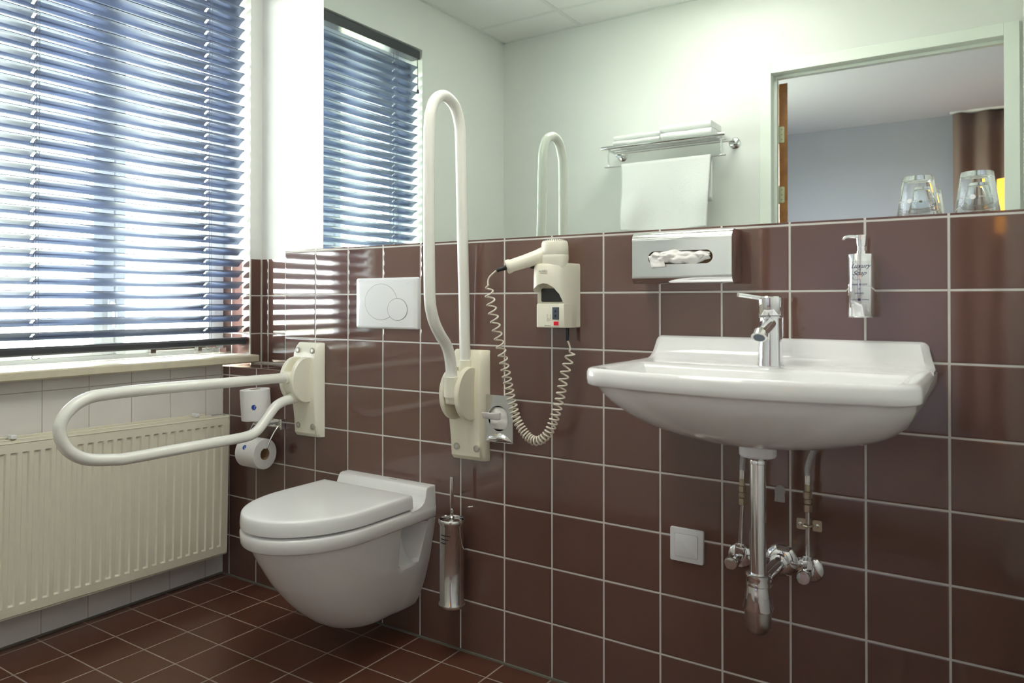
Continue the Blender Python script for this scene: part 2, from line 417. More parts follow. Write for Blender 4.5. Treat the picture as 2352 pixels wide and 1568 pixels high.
md = s0.modifiers.new('solid', 'SOLIDIFY'); md.thickness = .0005; md.offset = 0
s0.matrix_parent_inverse = Matrix()
pitch = .0436; zb0 = .925
nsl = int((2.275-zb0)/pitch)+1
for k in range(nsl):
    o = s0 if k == 0 else s0.copy()
    if k: C.objects.link(o); o.parent = bl
    o.location = Vector((XS, 0, zb0+k*pitch))-Vector(bl.location)
    o.rotation_euler = (0, math.radians(random.uniform(-1.0, 1.0)), 0)
b_ = MB(); b_.prism([(-.412, .866), (-.354, .866), (-.350, .871), (-.350, .886), (-.356, .893), (-.410, .893), (-.415, .886), (-.415, .871)], 'y', BY0, BY1)
b_.build('bottom_rail', M['rail'], bl, smooth=35, bevel=.001)
for yc in (-.698, -.049):
    l_ = MB(); ex = sw/2*math.cos(tilt)+.003; ez = sw/2*math.sin(tilt)
    for sx, sy in ((-1, -.004), (1, -.004), (1, .006), (-1, .006)):
        l_.tube([(XS+sx*ex, yc+sy, .875), (XS+sx*ex, yc+sy, 2.285)], .0007, 5)
    for k in range(nsl):
        z = zb0+k*pitch
        l_.tube([(XS-ex, yc-.004, z-ez-.002), (XS, yc-.004, z-.0015), (XS+ex, yc-.004, z+ez-.001)], .0006, 5)
        l_.tube([(XS-ex, yc+.006, z-ez-.002), (XS, yc+.006, z-.0015), (XS+ex, yc+.006, z+ez-.001)], .0006, 5)
    l_.build('ladder_cord', M['cord'], bl)
    MB().tube([(XS, yc+.001, .862), (XS, yc+.001, 2.285)], .0011, 6).build('lift_cord', M['cord'], bl)
    MB().tube(smoothpath([(XS, yc, .866), (XS+.012, yc-.008, .858), (XS+.02, yc-.002, .853), (XS+.026, yc+.010, .858)], 5), .0009, 5).build('cord_knot', M['cord'], bl)
wd = MB().tube([(-.348, -.845, 2.285), (-.345, -.845, 2.20), (-.345, -.845, 2.12)], .002, 8)
wd.lathe([(.0055, 0), (.0075, .006), (.0055, .018), (.003, .022)], (-.345, -.845, 2.10), 12)
wd.build('tilt_wand', M['rail'], bl)

# ------------------------------------------------------------------ radiator
rd = thing('radiator', (-.28, -.62, .12), 'cream ribbed panel radiator mounted below the windowsill', 'radiator')
RY1, RY0, RZ0, RZ1 = -.047, -1.30, .119, .616
XFc = -.2565
def rad_x(y, z):
    a = min(z-(RZ0+.027), (RZ1-.026)-z)
    k = max(0.0, min(1.0, a/.006))
    t = ((y-RY1-.012)/.0333) % 1.0
    # ridge / channel trapezoid
    d = 0.0
    if .14 < t < .30: d = (t-.14)/.16
    elif .30 <= t <= .62: d = 1
    elif .62 < t < .78: d = (.78-t)/.16
    if y > RY1-.014: d = 0
    return XFc-.0075*k*d
zs = [RZ0, RZ0+.0265, RZ0+.033, .30, .45, RZ1-.032, RZ1-.0255, RZ1]
yv = []; y = RY1
yv = [RY1-.0005, RY1-.0135]
k = 0
base = RY1+.012
while True:
    cell = base-(k+1)*.0333
    for t in (.99, .78, .70, .62, .46, .30, .22, .14):
        yy = cell+t*.0333
        if yy < RY1-.015: yv.append(yy)
    k += 1
    if cell < RY0: break
yv = sorted(set(yv))
m = MB(); vs = [(rad_x(y, z), y, z) for y in yv for z in zs]; nz = len(zs)
m.add(vs, [(i*nz+j, (i+1)*nz+j, (i+1)*nz+j+1, i*nz+j+1) for i in range(len(yv)-1) for j in range(nz-1)])
y0 = yv[0]; y1 = yv[-1]
for (ya, za, yb, zb, yA, zA, yB, zB) in ((y0, RZ0, y1, RZ0, y0-.006, RZ0-.004, y1+.006, RZ0-.004), (y1, RZ1, y0, RZ1, y1+.006, RZ1+.004, y0-.006, RZ1+.004),
                                      (y1, RZ0, y1, RZ1, y1+.004, RZ0-.004, y1+.004, RZ1+.004), (y0, RZ0, y0, RZ1, y0-.004, RZ0-.004, y0-.004, RZ1+.004)):
    m.quad((XFc, ya, za), (XFc, yb, zb), (XFc-.007, yB, zB), (XFc-.007, yA, zA))
fp = m.build('front_panel', M['rad'], rd, smooth=25)
m = MB(); m.prism(rrect(RY0-.006, RY1+.004, RZ0-.008, RZ1+.008, .006), 'x', XFc-.0085, XFc-.0055); m.box(XFc-.016, XFc-.0085, RY0, RY1-.004, RZ0, RZ1+.002)
m.build('weld_flange', M['rad'], rd, smooth=30)
m = MB(); m.box(-.318, -.306, RY0, -.088, RZ0+.01, RZ1+.006).box(-.332, -.329, RY0+.02, -.10, RZ1-.02, RZ1+.012)
m.build('rear_panel', M['rad'], rd, smooth=0, bevel=.002)
m = MB()
for i in range(44):
    yy = -.10-i*.027
    m.box(-.305, -.2735, yy, yy+.0015, RZ0+.03, RZ1-.010)
m.build('convector_fins', M['rad'], rd, smooth=0)
for yy in (-.155, -.80):
    MB().box(-.325, -.300, yy-.009, yy+.009, RZ1+.0065, RZ1+.019).build('bracket_clip', M['plastic'], rd, smooth=0, bevel=.002)
for yy in (-.155, -.80):
    MB().box(X0+.0009, -.3325, yy-.02, yy+.02, .2, RZ1-.01).build('wall_bracket', M['rad'], rd, smooth=0)
rd.rotation_euler = (math.radians(-1.05), 0, 0)

# ------------------------------------------------------------------ toilet
TX = .486
def dshape(cx, h, y0, yf, rx, ry, bow=0.0, ns=6, nc=14, nf=10):
    pts = []
    for i in range(ns): pts.append((cx+h, y0+(yf+ry-y0)*i/ns))
    for i in range(nc):
        a = PI/2*i/nc; pts.append((cx+h-rx+rx*math.cos(a), yf+ry-ry*math.sin(a)))
    for i in range(nf+1):
        t = i/nf; x = (h-rx)*(1-2*t); pts.append((cx+x, yf-bow*(1-(x/(h-rx+1e-9))**2 if h-rx > 1e-6 else 0)))
    for i in range(1, nc+1):
        a = PI/2*(1-i/nc); pts.append((cx-h+rx-rx*math.cos(a), yf+ry-ry*math.sin(a)))
    for i in range(1, ns+1): pts.append((cx-h, yf+ry+(y0-yf-ry)*i/ns))
    return pts
tl = thing('toilet', (TX, 0, .09), 'white wall hung toilet with closed lid beside the radiator', 'toilet')
def lerp(tab, z):
    for (a, va), (b, vb) in zip(tab, tab[1:]):
        if a <= z <= b:
            t = (z-a)/(b-a); return va+(vb-va)*t
    return tab[0][1] if z < tab[0][0] else tab[-1][1]
FT = [(.082, -.235), (.088, -.262), (.10, -.288), (.125, -.328), (.16, -.372), (.194, -.408), (.254, -.458), (.333, -.510), (.372, -.531), (.378, -.534)]
WT = [(.082, .068), (.088, .085), (.10, .098), (.125, .112), (.16, .127), (.194, .138), (.254, .154), (.333, .168), (.372, .1745), (.378, .176)]
levels = [.082, .085, .09, .1, .112, .125, .145, .165, .185, .205, .22, .232, .244, .252, .258, .264, .275, .29, .31, .33, .35, .364, .372, .378]
rings = []
for z in levels:
    W_, F_ = lerp(WT, z), lerp(FT, z)
    cav = 0.0 if z < .250 else (1.0 if z > .266 else (z-.250)/.016)
    if z > .371: cav *= max(0, (.378-z)/.007)
    cw = W_-(W_-(.065+.055*max(0, min(1, (.36-z)/.1))))*cav
    ycyl = -.148-.01*(z-.3)/.1
    a0, a1 = -.030-.02*(.38-z)/.12, -.045-.02*(.38-z)/.12
    right = [(W_+.006, 0.0), (W_+.006, a0*.5), (W_+.004-.002, a0), (cw, a1), (cw, (a1+ycyl)/2), (cw, ycyl+.014), (W_-.003*cav, ycyl), (W_, ycyl-.012)]
    ye = F_*.54
    for i in range(1, 4): right.append((W_, ycyl-.012+(ye-ycyl+.012)*i/4))
    for i in range(0, 17):
        a = PI/2*i/16; right.append((W_*math.cos(a), ye+(F_-ye)*math.sin(a)))
    ring = [(TX+x, y_, z) for x, y_ in right] + [(TX-x, y_, z) for x, y_ in reversed(right[:-1])]
    rings.append(ring)
m = MB(); m.loft(rings)
m.build('bowl', M['ceramic'], tl, smooth=28)
def dlid(h, yf, y0, z, ry=.26, inset=0):
    return [(x, y_, z) for x, y_ in dshape(TX, h-inset, y0-inset, yf+inset, h-inset, ry-inset*.5, ns=5, nc=24, nf=1)]
m = MB()
m.loft([dlid(.181, -.555, 0, .3775, inset=.008), dlid(.181, -.555, 0, .3785, inset=.004), dlid(.1815, -.556, 0, .3815, inset=.001), dlid(.182, -.557, 0, .385), dlid(.183, -.559, 0, .400), dlid(.183, -.560, 0, .413), dlid(.182, -.558, 0, .4175, inset=.001), dlid(.182, -.558, 0, .4205, inset=.005)])
m.build('rim', M['ceramic'], tl, smooth=40)
m = MB()
prof = [(0.0, .476), (-.030, .477), (-.040, .4745), (-.046, .468), (-.052, .450), (-.060, .434), (-.072, .426), (-.09, .4215), (-.12, .4190), (-.12, .400), (0.0, .400)]
rr = []
for x, s_, dz in ((-.1825, .0, .0), (-.182, .6, 0), (-.180, 1, 0), (0, 1, 0), (.180, 1, 0), (.182, .6, 0), (.1825, .0, 0)):
    k = 1-(1-s_)*.02
    rr.append([(TX+x*(.985 if p[1] > .46 else 1), p[0] if p[0] > -.001 else p[0]+(.004*(1-s_)), min(p[1], .4765-(1-s_)*.006)) for p in prof])
m.loft(rr)
m.build('wall_flange', M['ceramic'], tl, smooth=35, bevel=.004)
for i in (-1, 1):
    pass
m = MB(); m.loft([dlid(.178, -.550, -.115, .4208, inset=.004), dlid(.178, -.550, -.115, .4235)])
m.build('seat', M['seat'], tl, smooth=40)
m = MB(); Y_ = -.112
m.loft([dlid(.180, -.556, Y_, .4250, inset=.003), dlid(.1815, -.559, Y_, .4275), dlid(.1815, -.560, Y_, .440), dlid(.1805, -.559, Y_, .453), dlid(.1800, -.558, Y_, .4625, inset=.0008), dlid(.180, -.558, Y_, .4658, inset=.0030), dlid(.180, -.558, Y_, .4674, inset=.0065), dlid(.180, -.558, Y_, .4680, inset=.012), dlid(.180, -.558, Y_, .4682, inset=.03)])
m.build('lid', M['seat'], tl, smooth=50)
text('maker_mark', 'DURAVIT', .007, M['greyink'], tl, lambda u, v, d: Vector((TX+.03+u, -.02+v, .4773+d)))

# ------------------------------------------------------------------ toilet brush (mounted on the wall)
tb = thing('toilet_brush', (.775, -.055, .15), 'polished steel toilet brush holder on the wall right of the toilet', 'toilet brush')
bx, by = .770, -.060
m = MB(); m.lathe([(.036, .152), (.0385, .153), (.040, .158), (.0385, .164), (.0355, .168), (.0355, .386), (.0375, .389), (.040, .395), (.0395, .402), (.037, .405), (.034, .403), (.033, .396), (.033, .30), (.0, .30)], (bx, by, 0), 40, cap=False)
m.lathe([(0, .152), (.036, .152)], (bx, by, 0), 40, cap=False)
m.build('canister', M['steel'], tb, smooth=40)
m = MB()
for i, (w0, w1, zz) in enumerate(((-115, -62, .362), (-115, -70, .351), (-115, -82, .340))):
    rg = []
    for j in range(9):
        a = math.radians(w0+(w1-w0)*j/8); rg.append([(bx+r_*math.cos(a), by+r_*math.sin(a), zz+dz) for r_, dz in ((.0350, -.0012), (.0358, -.0012), (.0358, .0012), (.0350, .0012))])
    m.loft(rg)
m.build('vent_slots', M['dark'], tb, smooth=0)
m = MB(); m.lathe([(.030, .396), (.030, .399), (.008, .400), (.008, .408), (.0045, .412), (.0045, .425), (.0058, .427), (.0058, .523), (.005, .526), (0, .5265)], (bx, by, 0), 24)
m.build('handle', M['steel'], tb, smooth=40)
MB().box(bx-.015, bx+.015, -.027, 0, .28, .31).build('wall_bracket', M['steel'], tb, smooth=0, bevel=.002)

# ------------------------------------------------------------------ flush plate
fpz = thing('flush_plate', (.479, 0, 1.03), 'white dual flush plate with two round buttons above the toilet', 'flush plate')
m = MB(); A = rrect(.350, .606, .948, 1.111, .006, 4)
def inset(poly, cx, cz, k): return [(cx+(p[0]-cx)*k[0], cz+(p[1]-cz)*k[1]) for p in poly]
m.loft([[(p[0], 0, p[1]) for p in A], [(p[0], -.007, p[1]) for p in A], [(p[0], -.0105, p[1]) for p in inset(A, .478, 1.03, (.985, .98))],
        [(p[0], -.0135, p[1]) for p in inset(A, .478, 1.03, (.93, .94))], [(p[0], -.0142, p[1]) for p in inset(A, .478, 1.03, (.86, .9))]])
m.build('plate', M['plastic'], fpz, smooth=30)
big = ell(.459, 1.034, .0665, .0575, 64); small = ell(.528, 1.010, .0395, .0345, 48)
def ringmesh(mb, e, y0, y1, cx, cz, k0, k1):
    mb.loft([[(p[0], y0, p[1]) for p in inset(e, cx, cz, (k0, k0))], [(p[0], y1, p[1]) for p in inset(e, cx, cz, (k1, k1))]])
m = MB(); ringmesh(m, big, -.0130, -.01435, .459, 1.034, 1.012, 1.012); m.build('button_gap', M['greyink'], fpz, smooth=0)
m = MB(); ringmesh(m, big, -.0130, -.0150, .459, 1.034, 1.0, .99); m.build('button', M['plastic'], fpz, smooth=0)
m = MB(); ringmesh(m, small, -.0130, -.01515, .528, 1.010, 1.03, 1.03); m.build('button_gap', M['greyink'], fpz, smooth=0)
m = MB(); ringmesh(m, small, -.0130, -.0158, .528, 1.010, 1.0, .985); m.build('button', M['plastic'], fpz, smooth=0)
text('maker_mark', 'GEBERIT', .0055, M['greyink'], fpz, lambda u, v, d: Vector((.572+u, -.0140-d, 1.092+v)))

# ------------------------------------------------------------------ fold-down grab bars
def grab_bar(cx, name, path, hubs, label, folded):
    g = thing('grab_bar', (cx, 0, .73), label, 'grab bar', 'hinged grab bars either side of the toilet')
    # wall plate
    z0, z1 = .572, .894
    pl = []
    wd_ = lambda t: .052+.012*t   # half width bottom -> top
    secs = []
    for z, hw, y_ in ((z0, .059, -.020), (z0+.012, .060, -.030), (.63, .061, -.032), (.69, .062, -.040), (.80, .062, -.040), (.858, .062, -.034), (z1-.012, .055, -.027), (z1, .051, -.018)):
        secs.append([(cx-.065 if False else cx-hw-.004, 0, z), (cx-hw, y_*.6, z), (cx-hw+.008, y_, z), (cx+hw-.012, y_, z), (cx+hw-.002, y_*.7, z), (cx+.065, 0, z)])
    m = MB(); m.loft(secs); m.build('wall_plate', M['creampale'] if not folded else M['cream'], g, smooth=35, bevel=.003)
    # two side discs (axis x)
    for s_, xx in ((-1, cx-.034), (1, cx+.018)):
        m = MB(); R_ = .0770; cy_, cz_ = -.053, .770
        prof = []
        t0, t1 = xx, xx+.016
        pts = []
        for i in range(48):
            a = 2*PI*i/48; py, pz = cy_+R_*.88*math.cos(a), cz_+R_*math.sin(a)
            pts.append((min(py, -.002), pz))
        def ring(x, k): return [(x, cy_+(p[0]-cy_)*k, cz_+(p[1]-cz_)*k) for p in pts]
        m.loft([ring(t0, .97), ring(t0+.002, 1), ring(t1-.003, 1), ring(t1, .965), ring(t1+.0006, .90)] if s_ > 0 else [ring(t0-.0006, .90), ring(t0, .965), ring(t0+.003, 1), ring(t1-.002, 1), ring(t1, .97)])
        m.build('side_disc', M['creampale'] if not folded else M['cream'], g, smooth=35)
    m = MB()
    for hub in hubs: m.tube(*hub)
    m.lathe([(.028, -.018), (.028, .018)], (cx, -.053, .770), 32, 'x')
    a0, a1 = (75, 205) if folded else (165, 300)     # the drum sector that turns with the rail
    secp = [(-.053, .770)] + [(-.053+.061*math.cos(math.radians(a0+(a1-a0)*i/20)), .770+.064*math.sin(math.radians(a0+(a1-a0)*i/20))) for i in range(21)]
    m.prism(secp, 'x', cx-.0178, cx+.0178)
    m.build('hinge_hub', M['creampale'], g, smooth=40)
    m = MB(); m.tube(path, .0163, 20); m.build('rail', M['bar'], g, smooth=60)
    for sx in (-.036, .034):
        for zz, rr_ in ((.610, .0105), (.868, .0105)):
            if folded and zz > .8: continue
            m = MB(); yy = -.0305 if zz < .7 else -.034
            m.lathe([(rr_, 0), (rr_, -.0022), (rr_*.8, -.0028)], (cx+sx+.003, yy, zz), 20, 'y')
            sc = m.build('screw_recess', M['recess'], g, smooth=30)
            m = MB(); m.lathe([(rr_*.6, -.0026), (rr_*.55, -.0040)], (cx+sx+.004, yy, zz), 6, 'y'); m.build('screw', M['brushed'], sc, smooth=0)
            sc.matrix_parent_inverse = Matrix.Translation(-Vector(g.location))
    return g
cxl = .135
raw = [(-.055, .779), (-.123, .781), (-.396, .785), (-.620, .788), (-.765, .787), (-.818, .779), (-.857, .757), (-.880, .727), (-.882, .695), (-.866, .661), (-.838, .636), (-.800, .620), (-.737, .610), (-.699, .6065), (-.548, .6065), (-.396, .607), (-.290, .608), (-.247, .618), (-.216, .642), (-.189, .669), (-.161, .692), (-.125, .704), (-.085, .708), (-.060, .716)]
path = smoothpath([(cxl, a, b) for a, b in raw], 6)
grab_bar(cxl, 'l', path, [([(cxl, -.062, .779), (cxl, -.126, .781)], .0205, 24), ([(cxl, -.05, .720), (cxl, -.100, .708)], .0185, 20)],
         'cream grab bar folded down horizontally in front of the radiator, left of the toilet', False)
cxr = .80
raw = [(-.034, .80), (-.036, .845), (-.041, 1.025), (-.047, 1.152), (-.054, 1.341), (-.060, 1.500), (-.066, 1.550), (-.086, 1.590), (-.115, 1.608), (-.148, 1.612), (-.180, 1.596), (-.200, 1.565), (-.211, 1.510), (-.213, 1.323), (-.211, 1.145), (-.208, 1.045), (-.200, 1.005), (-.184, .972), (-.158, .940), (-.132, .914), (-.116, .885), (-.108, .852), (-.104, .81)]
path = smoothpath([(cxr, a, b) for a, b in raw], 6)
grab_bar(cxr, 'r', path, [([(cxr, -.034, .775), (cxr, -.036, .865)], .0205, 24), ([(cxr, -.104, .765), (cxr, -.107, .822)], .0225, 24), ([(cxr, -.095, .755), (cxr, -.104, .785)], .024, 20)],
         'cream grab bar folded up vertically between the toilet and the hair dryer', True)

# ------------------------------------------------------------------ toilet paper
hp = thing('toilet_roll_holder', (-.07, 0, .60), 'chrome double toilet roll holder on the brown wall under the left grab bar', 'toilet roll holder')
m = MB(); m.box(-.142, -.002, -.006, 0, .584, .614).box(-.128, -.016, -.030, -.006, .592, .600)
m.box(-.10, -.04, -.055, -.03, .594, .599)
m.lathe([(.012, .600), (.012, .606), (.007, .607), (.006, .616)], (-.075, -.066, 0), 20)
m.build('bracket', M['chrome'], hp, smooth=30, bevel=.001)
m = MB(); m.box(-.006, .004, -.020, -.001, .580, .618); m.build('end_plate', M['chrome'], hp, smooth=0, bevel=.002)
RXc = -.076; RYc, RZc = -.066, .517
m = MB(); m.tube(smoothpath([(-.012, -.020, .592), (-.014, -.035, .575), (-.016, -.055, .545), (-.018, -.064, .524), (-.026, -.066, .5185), (-.05, -.066, .518), (-.12, -.066, .518)], 6), .0028, 10)
m.tube(smoothpath([(-.140, -.020, .594), (-.139, -.035, .575), (-.138, -.055, .545), (-.137, -.064, .524), (-.13, -.066, .5185), (-.12, -.066, .518)], 6), .0028, 10)
m.build('wire_arm', M['chrome'], hp, smooth=60)
def logo(parent, fn, r=.0085):
    m = MB(); ring = [fn(r*math.cos(2*PI*i/28), r*math.sin(2*PI*i/28), .0006) for i in range(28)]
    m.add(ring, [tuple(range(28))]); m.build('printed_mark', M['blue'], parent, smooth=0)
    text('printed_letter', 'T', .013, M['paper'], parent, lambda u, v, d: fn(u+.001, v, .0009+d*.3), shear=.5)
def roll_mesh(r, h, rc=.021):
    m = MB(); n = 48
    m.lathe([(r-.0015, 0), (r, .0015), (r, h-.0015), (r-.0015, h), (rc, h), (rc, 0), (r-.0015, 0)], (0, 0, 0), n, cap=False)
    return m
tr = tag(roll_mesh(.0535, .098).build('toilet_roll', M['paper'], smooth=30), 'white toilet roll lying on the chrome wire arm, cardboard core facing the room', 'toilet roll', 'toilet rolls on the wall holder')
tr.location = (-.126, RYc, RZc-.018); tr.rotation_euler = (0, PI/2, 0)
core = MB().lathe([(.0213, .001), (.0213, .097), (.0198, .097), (.0198, .001), (.0213, .001)], (0, 0, 0), 32, cap=False).build('core', M['card'], None, smooth=30)
core.parent = tr
tr2 = tag(roll_mesh(.0525, .108).build('toilet_roll', M['paper'], smooth=30), 'spare white toilet roll standing upright above the holder, blue mark on its side', 'toilet roll', 'toilet rolls on the wall holder')
tr2.location = (-.073, -.066, .6165); tr2.rotation_euler = (math.radians(2), math.radians(-3.0), 0)
core = MB().lathe([(.0213, .001), (.0213, .107), (.0198, .107), (.0198, .001), (.0213, .001)], (0, 0, 0), 32, cap=False).build('core', M['card'], None, smooth=30)
core.parent = tr2
# loose end sheet and printed marks
def cylfn(r, a0, z0):
    return lambda u, v, d: Vector(((r+d)*math.cos(a0+u/r), (r+d)*math.sin(a0+u/r), z0+v))
m = MB(); fn = cylfn(.0528, 0, 0)
g = wavegrid(lambda u, v: fn(.0525*(math.radians(-70)+u*math.radians(75)), .006+v*.098-.004*math.sin(u*3), .0006+.0015*(1-u)*math.sin(v*4)**2), 16, 6)
m.add(*g); m.build('loose_sheet', M['paper'], None, smooth=60).parent = tr2
def child_at(o, p): o.parent = p; o.matrix_parent_inverse = Matrix(); return o
for par, f_ in ((tr2, cylfn(.0560, math.radians(-47), .050)), (tr, None)):
    if f_ is None: f_ = lambda u, v, d: cylfn(.0537, math.radians(-118), .045)(v, u, d)
    n0 = set(bpy.data.objects)
    logo(hp, f_)
    for o in set(bpy.data.objects)-n0: child_at(o, par)

# ------------------------------------------------------------------ hair dryer
hd_ = thing('hair_dryer', (1.10, 0, 1.05), 'cream wall mounted hair dryer with coiled cord and shaver socket', 'hair dryer')
HX0, HX1, HZ0, HZ1 = 1.044, 1.149, .966, 1.136
def hsec(z, d, x0=HX0, x1=HX1, k=0.0):
    # plan outline of the housing at height z with depth d
    return [(x0+k, 0, z), (x0+.003+k, -d*.55, z), (x0+.010+k, -d*.85, z), (x0+.022, -d*.96, z), (x0+.042, -d, z), (x1-.040, -d*.985, z), (x1-.022, -d*.86, z), (x1-.010, -d*.60, z), (x1-.002-k, -d*.15, z), (x1-k, 0, z)]
def dense(z, d, k=0.0):
    p = hsec(z, d, k=k); sp3 = smoothpath(p, 6)
    return [tuple(q) for q in sp3]
m = MB(); m.loft([dense(.9655, .098, .002), dense(.968, .100), dense(1.03, .101), dense(1.10, .100), dense(1.128, .097), dense(1.1345, .093, .001), dense(1.1365, .087, .003)])
hb = m.build('housing', M['creampale'], hd_, smooth=40)
cut = MB(); cut.prism([(1.0, .93), (1.0, 1.058), (1.050, 1.060), (1.060, 1.070), (1.074, 1.079), (1.090, 1.083), (1.104, 1.081), (1.118, 1.072), (1.129, 1.055), (1.136, 1.030), (1.141, 1.000), (1.1435, .975), (1.1445, .93)], 'y', -.2, -.050)
co_ = cut.build('cutter', M['creampale'], None, smooth=0)
bo_ = hb.modifiers.new('cut', 'BOOLEAN'); bo_.operation = 'DIFFERENCE'; bo_.object = co_; bo_.solver = 'EXACT'
bpy.context.view_layer.update()
me2 = bpy.data.meshes.new_from_object(hb.evaluated_get(bpy.context.evaluated_depsgraph_get()))
hb.modifiers.clear(); hb.data = me2; me2.set_sharp_from_angle(angle=math.radians(35))
bpy.data.objects.remove(co_)
m = MB(); m.prism(rrect(1.060, 1.122, 1.034, 1.070, .004, 3), 'y', -.0495, -.0535); m.build('window_panel', M['darkglass'], hd_, smooth=0)
m = MB(); m.loft([[(1.052, 0, z), (1.056, -.072*k, z), (1.062, -.080*k, z), (1.128, -.082*k, z), (1.138, -.074*k, z), (1.143, -.045, z), (1.145, 0, z)] for z, k in ((.9658, .98), (.9680, 1.0), (1.0255, 1.0), (1.0295, .97))])
m.build('socket_block', M['creampale'], hd_, smooth=35, bevel=.0015)
SX = .030
m = MB(); m.box(1.079+SX, 1.098+SX, -.0842, -.076, .988, 1.020); so = m.build('shaver_socket', M['slate'], hd_, smooth=0, bevel=.0008)
m = MB()
for zz, s_ in ((1.010, 1), (.997, -1)):
    m.prism([(1.0855+SX, zz-.003*s_), (1.0915+SX, zz-.003*s_), (1.0905+SX, zz), (1.0890+SX, zz+.004*s_), (1.0880+SX, zz+.004*s_), (1.0865+SX, zz)], 'y', -.0842, -.0847)
m.build('socket_slots', M['dark'], hd_, smooth=0)
m = MB(); m.box(1.083+SX, 1.096+SX, -.0848, -.078, .9725, .9825); m.build('rocker_switch', M['redswitch'], hd_, smooth=0, bevel=.0008)
F2 = lambda x, z, y: (lambda u, v, d: Vector((x+u, y-d, z+v)))
text('maker_mark', 'ALISEO', .0075, M['greyink'], hd_, F2(1.0905, 1.115, -.1002), space=1.1)
text('maker_mark', 'HAIRDRYER', .0028, M['greyink'], hd_, F2(1.0925, 1.109, -.1002), space=1.3)
text('small_print', 'Made in Europe', .0028, M['ink'], hd_, F2(1.094, .9715, -.0815))
m = MB()
def arc(cx, cz, r, a0, a1, n=8): return [(cx+r*math.cos(math.radians(a0+(a1-a0)*i/n)), -.0818, cz+r*math.sin(math.radians(a0+(a1-a0)*i/n))) for i in range(n+1)]
Q = .0275; m.tube([(1.0655+Q, -.0818, 1.0)] + arc(1.0705+Q, .9935, .005, 180, 340) + [(1.0755+Q, -.0818, 1.0)], .00025, 5).tube([(1.0645+Q, -.0818, 1.0), (1.0675+Q, -.0818, 1.0)], .00025, 5).tube([(1.0735+Q, -.0818, 1.0), (1.0765+Q, -.0818, 1.0)], .00025, 5)
m.tube(arc(1.068+Q, .9865, .003, 90, 300), .00025, 5).tube([(1.069+Q, -.0818, .984), (1.0745+Q, -.0818, .984)], .00025, 5)
m.build('shaver_symbol', M['ink'], hd_)
# hand unit sitting in the holder
bx_, by_ = 1.103, -.058
hu = MB(); hu.lathe([(.034, 1.120), (.0355, 1.137), (.037, 1.150), (.0365, 1.158), (.0362, 1.1585), (.0365, 1.159), (.0360, 1.180), (.0350, 1.190), (.0325, 1.196), (.028, 1.1985), (.026, 1.1985), (.0, 1.1990)], (bx_, by_, 0), 40)
hs = Vector((1.090, -.060, 1.163)); he = Vector((.996, -.125, 1.127)); ax = (he-hs).normalized()
rings = []
sd = ax.cross(Vector((0, 0, 1))).normalized(); upv = sd.cross(ax).normalized()
for t, a, b in ((-.1, .022, .026), (.12, .021, .024), (.3, .0190, .0205), (.6, .0175, .0180), (.9, .0170, .0172), (.93, .0190, .0192), (1.0, .0192, .0194), (1.02, .0170, .0170)):
    p = hs+(he-hs)*t
    rings.append([p+sd*a*math.cos(2*PI*i/24)+upv*b*math.sin(2*PI*i/24) for i in range(24)])
hu.loft(rings)
ho = hu.build('hand_unit', M['creampale'], hd_, smooth=45)
m = MB()
for i in range(34):
    a = 2*PI*i/34; c_, s_ = math.cos(a), math.sin(a)
    m.tube([(bx_+.0290*c_, by_+.0290*s_, 1.1986), (bx_+.0338*c_, by_+.0338*s_, 1.1948)], .0009, 5)
m.build('vent_slots', M['black'], hd_, smooth=0)
m = MB(); p = hs+(he-hs)*.46-upv*.017; m.tube([p-ax*.012, p-ax*.003-upv*.004, p+ax*.006-upv*.001], [.004, .006, .004], 10); m.build('trigger', M['black'], hd_, smooth=40)
m = MB(); m.tube([he, he+ax*.012, he+ax*.024, he+ax*.030-upv*.002], [.0062, .0060, .0052, .0040], 14)
for k in range(4): m.lathe([(.0, 0)], (0, 0, 0)) if False else m.tube([he+ax*(.006+k*.005), he+ax*(.009+k*.005)], .0068-.0004*k, 14)
m.build('strain_relief', M['black'], hd_, smooth=40)
m = MB(); m.lathe([(.0055, .966), (.0055, .945), (.0045, .932), (.0038, .930)], (1.127, -.034, 0), 16); m.build('strain_relief', M['black'], hd_, smooth=40)
cs = he+ax*.030
ctrl = [tuple(cs), (.952, -.146, 1.098), (.949, -.146, 1.075), (.950, -.140, 1.050), (.953, -.132, 1.015), (.962, -.118, .945), (.970, -.105, .885), (.977, -.094, .825), (.986, -.085, .765), (1.003, -.080, .708), (1.032, -.078, .672), (1.062, -.078, .663), (1.090, -.074, .684), (1.108, -.068, .728), (1.120, -.062, .777), (1.131, -.055, .845), (1.142, -.045, .895), (1.135, -.036, .918), (1.127, -.034, .934)]
sp = smoothpath(ctrl, 40)
# arc-length resample then wind a helix round the path
L_ = [0]
for a, b in zip(sp, sp[1:]): L_.append(L_[-1]+(b-a).length)
tot = L_[-1]
def at(s_):
    import bisect
    i = max(1, min(len(L_)-1, bisect.bisect_left(L_, s_))); t = (s_-L_[i-1])/max(1e-9, L_[i]-L_[i-1])
    return sp[i-1].lerp(sp[i], t)
pts = []; ph = 0; s_ = 0; ds = .0006
st, en = .045, tot-.030
while s_ <= tot:
    p = at(s_); T = (at(min(tot, s_+.004))-at(max(0, s_-.004))).normalized()
    N1 = T.cross(Vector((0, 1, 0))).normalized(); N2 = T.cross(N1)
    frac = s_/tot
    q = abs(frac-.60)
    pit = .0082+.0155*min(1, (q/.33))**1.3
    if frac > .6: pit = .0082+.013*min(1, (q/.3))**1.2
    amp = .0112*min(1, max(0, (s_-st)/.02))*min(1, max(0, (en-s_)/.012))
    pts.append(p+(N1*math.cos(ph)+N2*math.sin(ph))*amp)
    if st < s_ < en: ph += 2*PI*ds/pit
    s_ += ds
